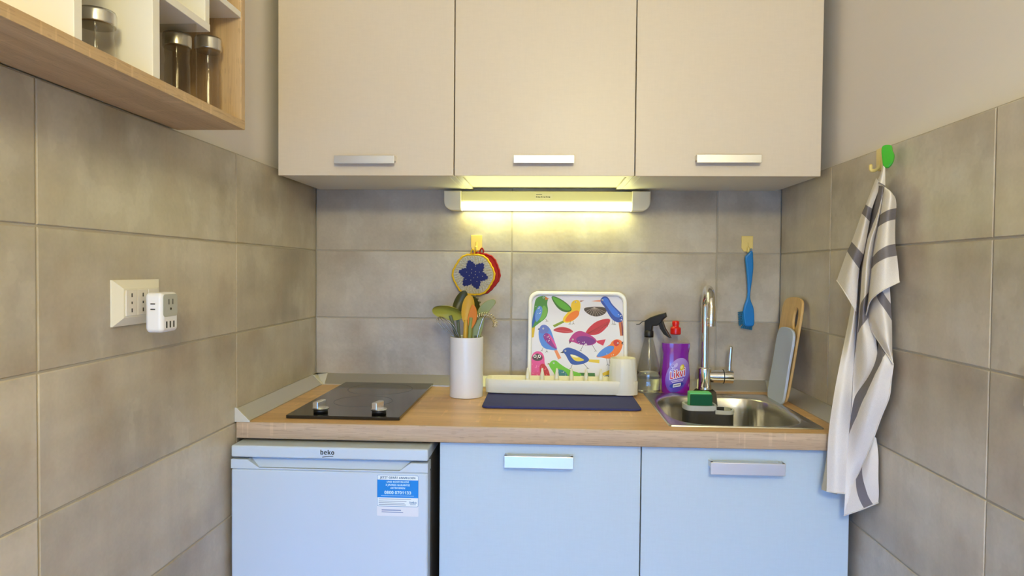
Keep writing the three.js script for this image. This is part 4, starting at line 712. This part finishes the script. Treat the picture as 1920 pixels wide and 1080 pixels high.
  const cloth = canvasTex(size, size, (c) => {
    c.fillStyle = '#e6e1df'; c.fillRect(0, 0, size, size);
    keys.forEach((k, n) => {
      const ox = (n % cols) * cw, oy = Math.floor(n / cols) * cw; c.save(); c.beginPath(); c.rect(ox, oy, cw, cw); c.clip();
      for (const p of stripes[k]) { c.fillStyle = k === 's' ? '#9d9684' : '#7d7981'; c.beginPath(); p.forEach(([u, v], i) => (i ? c.lineTo(ox + u * cw, oy + v * cw) : c.moveTo(ox + u * cw, oy + v * cw))); c.fill(); }
      c.restore();
    });
    const im = c.getImageData(0, 0, size, size); for (let i = 0; i < im.data.length; i += 4) { const x = (i / 4) % size, y = (i / 4 / size) | 0, dlt = (hash(x >> 1, y, 4) - 0.5) * 12 + (hash(x, y >> 1, 5) - 0.5) * 12; for (let q = 0; q < 3; q++) im.data[i + q] += dlt; } c.putImageData(im, 0, 0);
  });
  const t = thing('tea_towel', 'white tea towel with grey stripes hanging folded on the right wall', 'towel');
  const mat = std(0xffffff, 0.95, { map: cloth, side: THREE.DoubleSide, sheen: 0.2 });
  const geos = keys.map((k, n) => { const u0 = (n % cols) / cols, v1 = 1 - Math.floor(n / cols) / rowsN, e = 0.002; return sheet(P[k].map((r) => r.map((p) => p.map((q) => q / 1000))), 22, 54, [u0 + e, v1 - e, u0 + 1 / cols - e, v1 - 1 / rowsN + e]); });
  part('cloth', geos, mat, t, 'white and grey striped cotton');
  // rolled hems along the free edges
  const hem = (pts) => tube(pts.map((p) => p.map((q) => q / 1000)), 0.0013, 40, 6), hm = std(lin(0.76, 0.73, 0.70), 0.95), last = (k) => P[k][P[k].length - 1];
  part('hem', [hem(last('a')), hem(last('c')), hem(last('along')), hem(last('f')), hem(P.d.map((r) => r[0])), hem(P.e.slice(1).map((r) => r[2]))], hm, t, 'rolled white hem');
  const cl = thing('towel_clip', 'translucent green plastic clip holding the towel loop', 'clip');
  const jaw = extrude(shapeOf([[-0.008, 0.021], [0.007, 0.021], [0.009, 0.012], [0.0125, 0.002], [0.010, -0.012], [0.003, -0.021], [-0.005, -0.020], [-0.008, -0.008]]), 0.005, 0.0018, 3);
  part('jaw', jaw.clone().translate(0, 0, 0.0035), M.greenClip, cl, 'green jaw'); part('jaw', jaw.clone().translate(0, 0, -0.0065), M.greenClip, cl, 'green jaw');
  part('spring', new THREE.TorusGeometry(0.004, 0.0012, 8, 20).rotateY(Math.PI / 2).translate(0.003, 0.006, 0), M.greenClip, cl);
  cl.position.set(1.3635, H + 0.3765, 0.652); cl.rotation.y = -0.5;
}

// ------------------------------------------------------------------ shelf and jars on the left wall
const SX = 0.1305, SB = H + 0.4050, SZ = 0.7775, SZ1 = 1.62, ST = SB + 0.42, BT = 0.0158;
{
  const t = thing('wall_shelf', 'oak-framed open wall shelf with white dividers', 'shelf'), fl = SB + BT;
  part('bottom_board', grain(bx(0.0, SX, SB, fl, SZ, SZ1, 0.0008), 2, [0.13, 0.2]), M.oakPale, t, 'oak board');
  part('end_board', grain(bx(0.0, SX, fl, ST - BT, SZ, SZ + BT, 0.0008), 1, [0.5, 0.1]), M.oakPale, t, 'oak end board');
  part('end_board', grain(bx(0.0, SX, fl, ST - BT, SZ1 - BT, SZ1, 0.0008), 1, [0.9, 0.1]), M.oakPale, t, 'oak end board');
  part('top_board', grain(bx(0.0, SX, ST - BT, ST, SZ, SZ1, 0.0008), 2, [0.33, 0.4]), M.oakPale, t, 'oak board');
  part('back_panel', bx(-0.0196, -0.0004, SB + 0.002, ST - 0.002, SZ + 0.002, SZ1 - 0.002, 0), M.whiteBoard, t, 'white back panel');
  const xf = SX - 0.0005, e = 0.0008;
  part('divider', bx(0.0002, xf, fl, ST - BT, 1.2265, 1.2410, e), M.whiteBoard, t, 'white divider');
  part('divider', bx(0.0002, xf, fl, ST - BT, 1.0590, 1.0770, e), M.whiteBoard, t, 'white divider');
  part('shelf_board', bx(0.0002, xf, H + 0.5410, H + 0.5535, 0.9090, 1.0588, e), M.whiteBoard, t, 'white shelf board');
  part('divider', bx(0.0002, xf - 0.0008, H + 0.5537, ST - BT, 0.9095, 0.9240, e), M.whiteBoard, t, 'white divider');
  part('shelf_board', bx(0.0002, xf, H + 0.6068, H + 0.6180, SZ + BT + 0.0002, 0.9093, e), M.whiteBoard, t, 'white shelf board');
  part('shelf_board', bx(0.0002, xf, H + 0.6350, H + 0.6470, 1.0772, 1.2263, e), M.whiteBoard, t, 'white shelf board');
  part('glass_divider', bx(0.0006, SX - 0.004, fl + 0.0002, H + 0.5408, 0.9470, 0.9500, 0.0003), M.paneGlass, t, 'upright sheet of clear glass');
}
function jar(label, x, z, r, h, lid) {
  const t = thing('storage_jar', label, 'jar', 'glass jars on the wall shelf'), y = SB + BT + 0.0004, hb = h - lid;
  part('glass', lathe([[0.001, 0.002], [r * 0.9, 0.002], [r, 0.006], [r, hb * 0.66], [r * 0.93, hb * 0.74], [r * 0.93, hb * 0.80], [r * 0.98, hb * 0.88], [r * 0.97, hb]], 40), M.smoke, t, 'smoky clear glass').material.side = THREE.DoubleSide;
  part('glass_base', lathe([[0.001, 0], [r * 0.92, 0], [r * 0.99, 0.003], [r * 0.95, 0.009], [0.001, 0.007]], 40), M.water, t, 'thick clear base');
  part('lid', lathe([[0.001, hb - 0.001], [r * 1.08, hb - 0.001], [r * 1.12, hb + 0.002], [r * 1.12, h - 0.004], [r * 1.06, h], [0.001, h]], 40), M.steel, t, 'brushed steel lid');
  t.position.set(x, y, z); return t;
}
jar('glass jar with steel lid beside the oak end board', 0.086, 0.8285, 0.0205, 0.137, 0.023);
jar('glass jar with steel lid behind the upright glass sheet', 0.080, 0.9215, 0.0200, 0.112, 0.022);
jar('short glass jar with steel lid between two white dividers', 0.078, 1.1240, 0.0225, 0.074, 0.019);

// ------------------------------------------------------------------ sockets
function socketPlate(label, z0, z1, y0, y1) {           // on the left wall
  const t = thing('wall_socket', label, 'socket'), w = z1 - z0, h = y1 - y0;
  const outer = loft([[[0, 0, 0], [w, 0, 0], [w, h, 0], [0, h, 0]], [[0, 0, 0.003], [w, 0, 0.003], [w, h, 0.003], [0, h, 0.003]], [[0.016, 0.014, 0.0125], [w - 0.016, 0.014, 0.0125], [w - 0.016, h - 0.014, 0.0125], [0.016, h - 0.014, 0.0125]]].map((r) => r.map(([a, b, c]) => [c, y0 + b, z0 + a]).reverse()), { crease: 0.15 });
  part('cover_plate', outer, M.socket, t, 'cream bevelled cover plate');
  return t;
}
{
  const z0 = 0.8465, z1 = 0.9790, y0 = H + 0.0500, y1 = H + 0.1255, t = socketPlate('cream three-gang wall socket on the left wall with an adapter plugged in', z0, z1, y0, y1); t.position.x = 0.0004;
  const n = 3, a = z0 + 0.0195, b = z1 - 0.0195, w = (b - a) / n;
  for (let i = 0; i < n; i++) {
    const m = part('outlet', bx(0.0110, 0.0142, y0 + 0.0165, y1 - 0.0165, a + i * w + 0.0006, a + (i + 1) * w - 0.0006, 0.0008), M.socketInsert, t), zc = a + (i + 0.5) * w;
    if (i) for (let k = -1; k <= 1; k++) part('slot', bx(0.0135, 0.0145, (y0 + y1) / 2 + k * 0.0125 - (k ? 0.0032 : 0.002), (y0 + y1) / 2 + k * 0.0125 + (k ? 0.0032 : 0.002), zc - 0.0014, zc + 0.0014, 0), M.black, m);
  }
  const ad = thing('travel_adapter', 'white block adapter with charging ports plugged into the wall socket', 'adapter');
  const x0 = 0.0270, x1 = 0.0575, az0 = 0.8790, az1 = 0.9300, ay0 = H + 0.0370, ay1 = H + 0.1045;
  part('body', bx(x0, x1, ay0, ay1, az0, az1, 0.0075, 5), M.adapter, ad, 'white rounded body');
  part('plug', cyl(0.011, 0.011, 0.0140, 0, 0, 0, 24).rotateZ(-Math.PI / 2).translate(0.0146, y0 + 0.040, a + w * 0.5 + 0.006), M.adapter, ad);
  const face = part('face_panel', extrude(rrect(-az1 + 0.0030, -az0 - 0.0045, ay0 + 0.0265, ay1 - 0.0030, 0.006), 0.0008, 0.0003).rotateY(Math.PI / 2).translate(x1 - 0.0002, 0, 0), M.adapterGrey, ad, 'grey outlet face');
  const zc = (az0 + az1) / 2;
  for (const dz of [-0.006, 0.006]) part('slot', bx(x1 + 0.0002, x1 + 0.0009, ay0 + 0.047, ay0 + 0.056, zc + dz - 0.001, zc + dz + 0.001, 0), M.black, face);
  part('slot', new THREE.CylinderGeometry(0.0022, 0.0022, 0.0008, 14).rotateZ(Math.PI / 2).translate(x1 + 0.0006, ay0 + 0.0395, zc), M.black, face);
  for (let i = 0; i < 3; i++) part('charging_port', bx(x1 - 0.0004, x1 + 0.0003, ay0 + 0.0075, ay0 + 0.0185, zc + 0.012 - i * 0.011 - 0.0019, zc + 0.012 - i * 0.011 + 0.0019, 0), M.black, ad);
  for (const dy of [0.0395, 0.0485]) part('slot', bx(x0 + 0.0105, x0 + 0.0185, ay0 + dy - 0.001, ay0 + dy + 0.001, az1 - 0.0003, az1 + 0.0003, 0), M.black, ad);
}
{
  const t = socketPlate('cream wall plate on the right wall', 0, 0.12, H - 0.0395, H + 0.0205); t.rotation.y = Math.PI; t.position.set(W - 0.0004, 0, 1.0340 + 0.12);
  part('rocker_switch', bx(0.0110, 0.0145, H - 0.0255, H + 0.0065, 0.022, 0.098, 0.001), M.socketInsert, t);
}

renderer.render(scene, camera);
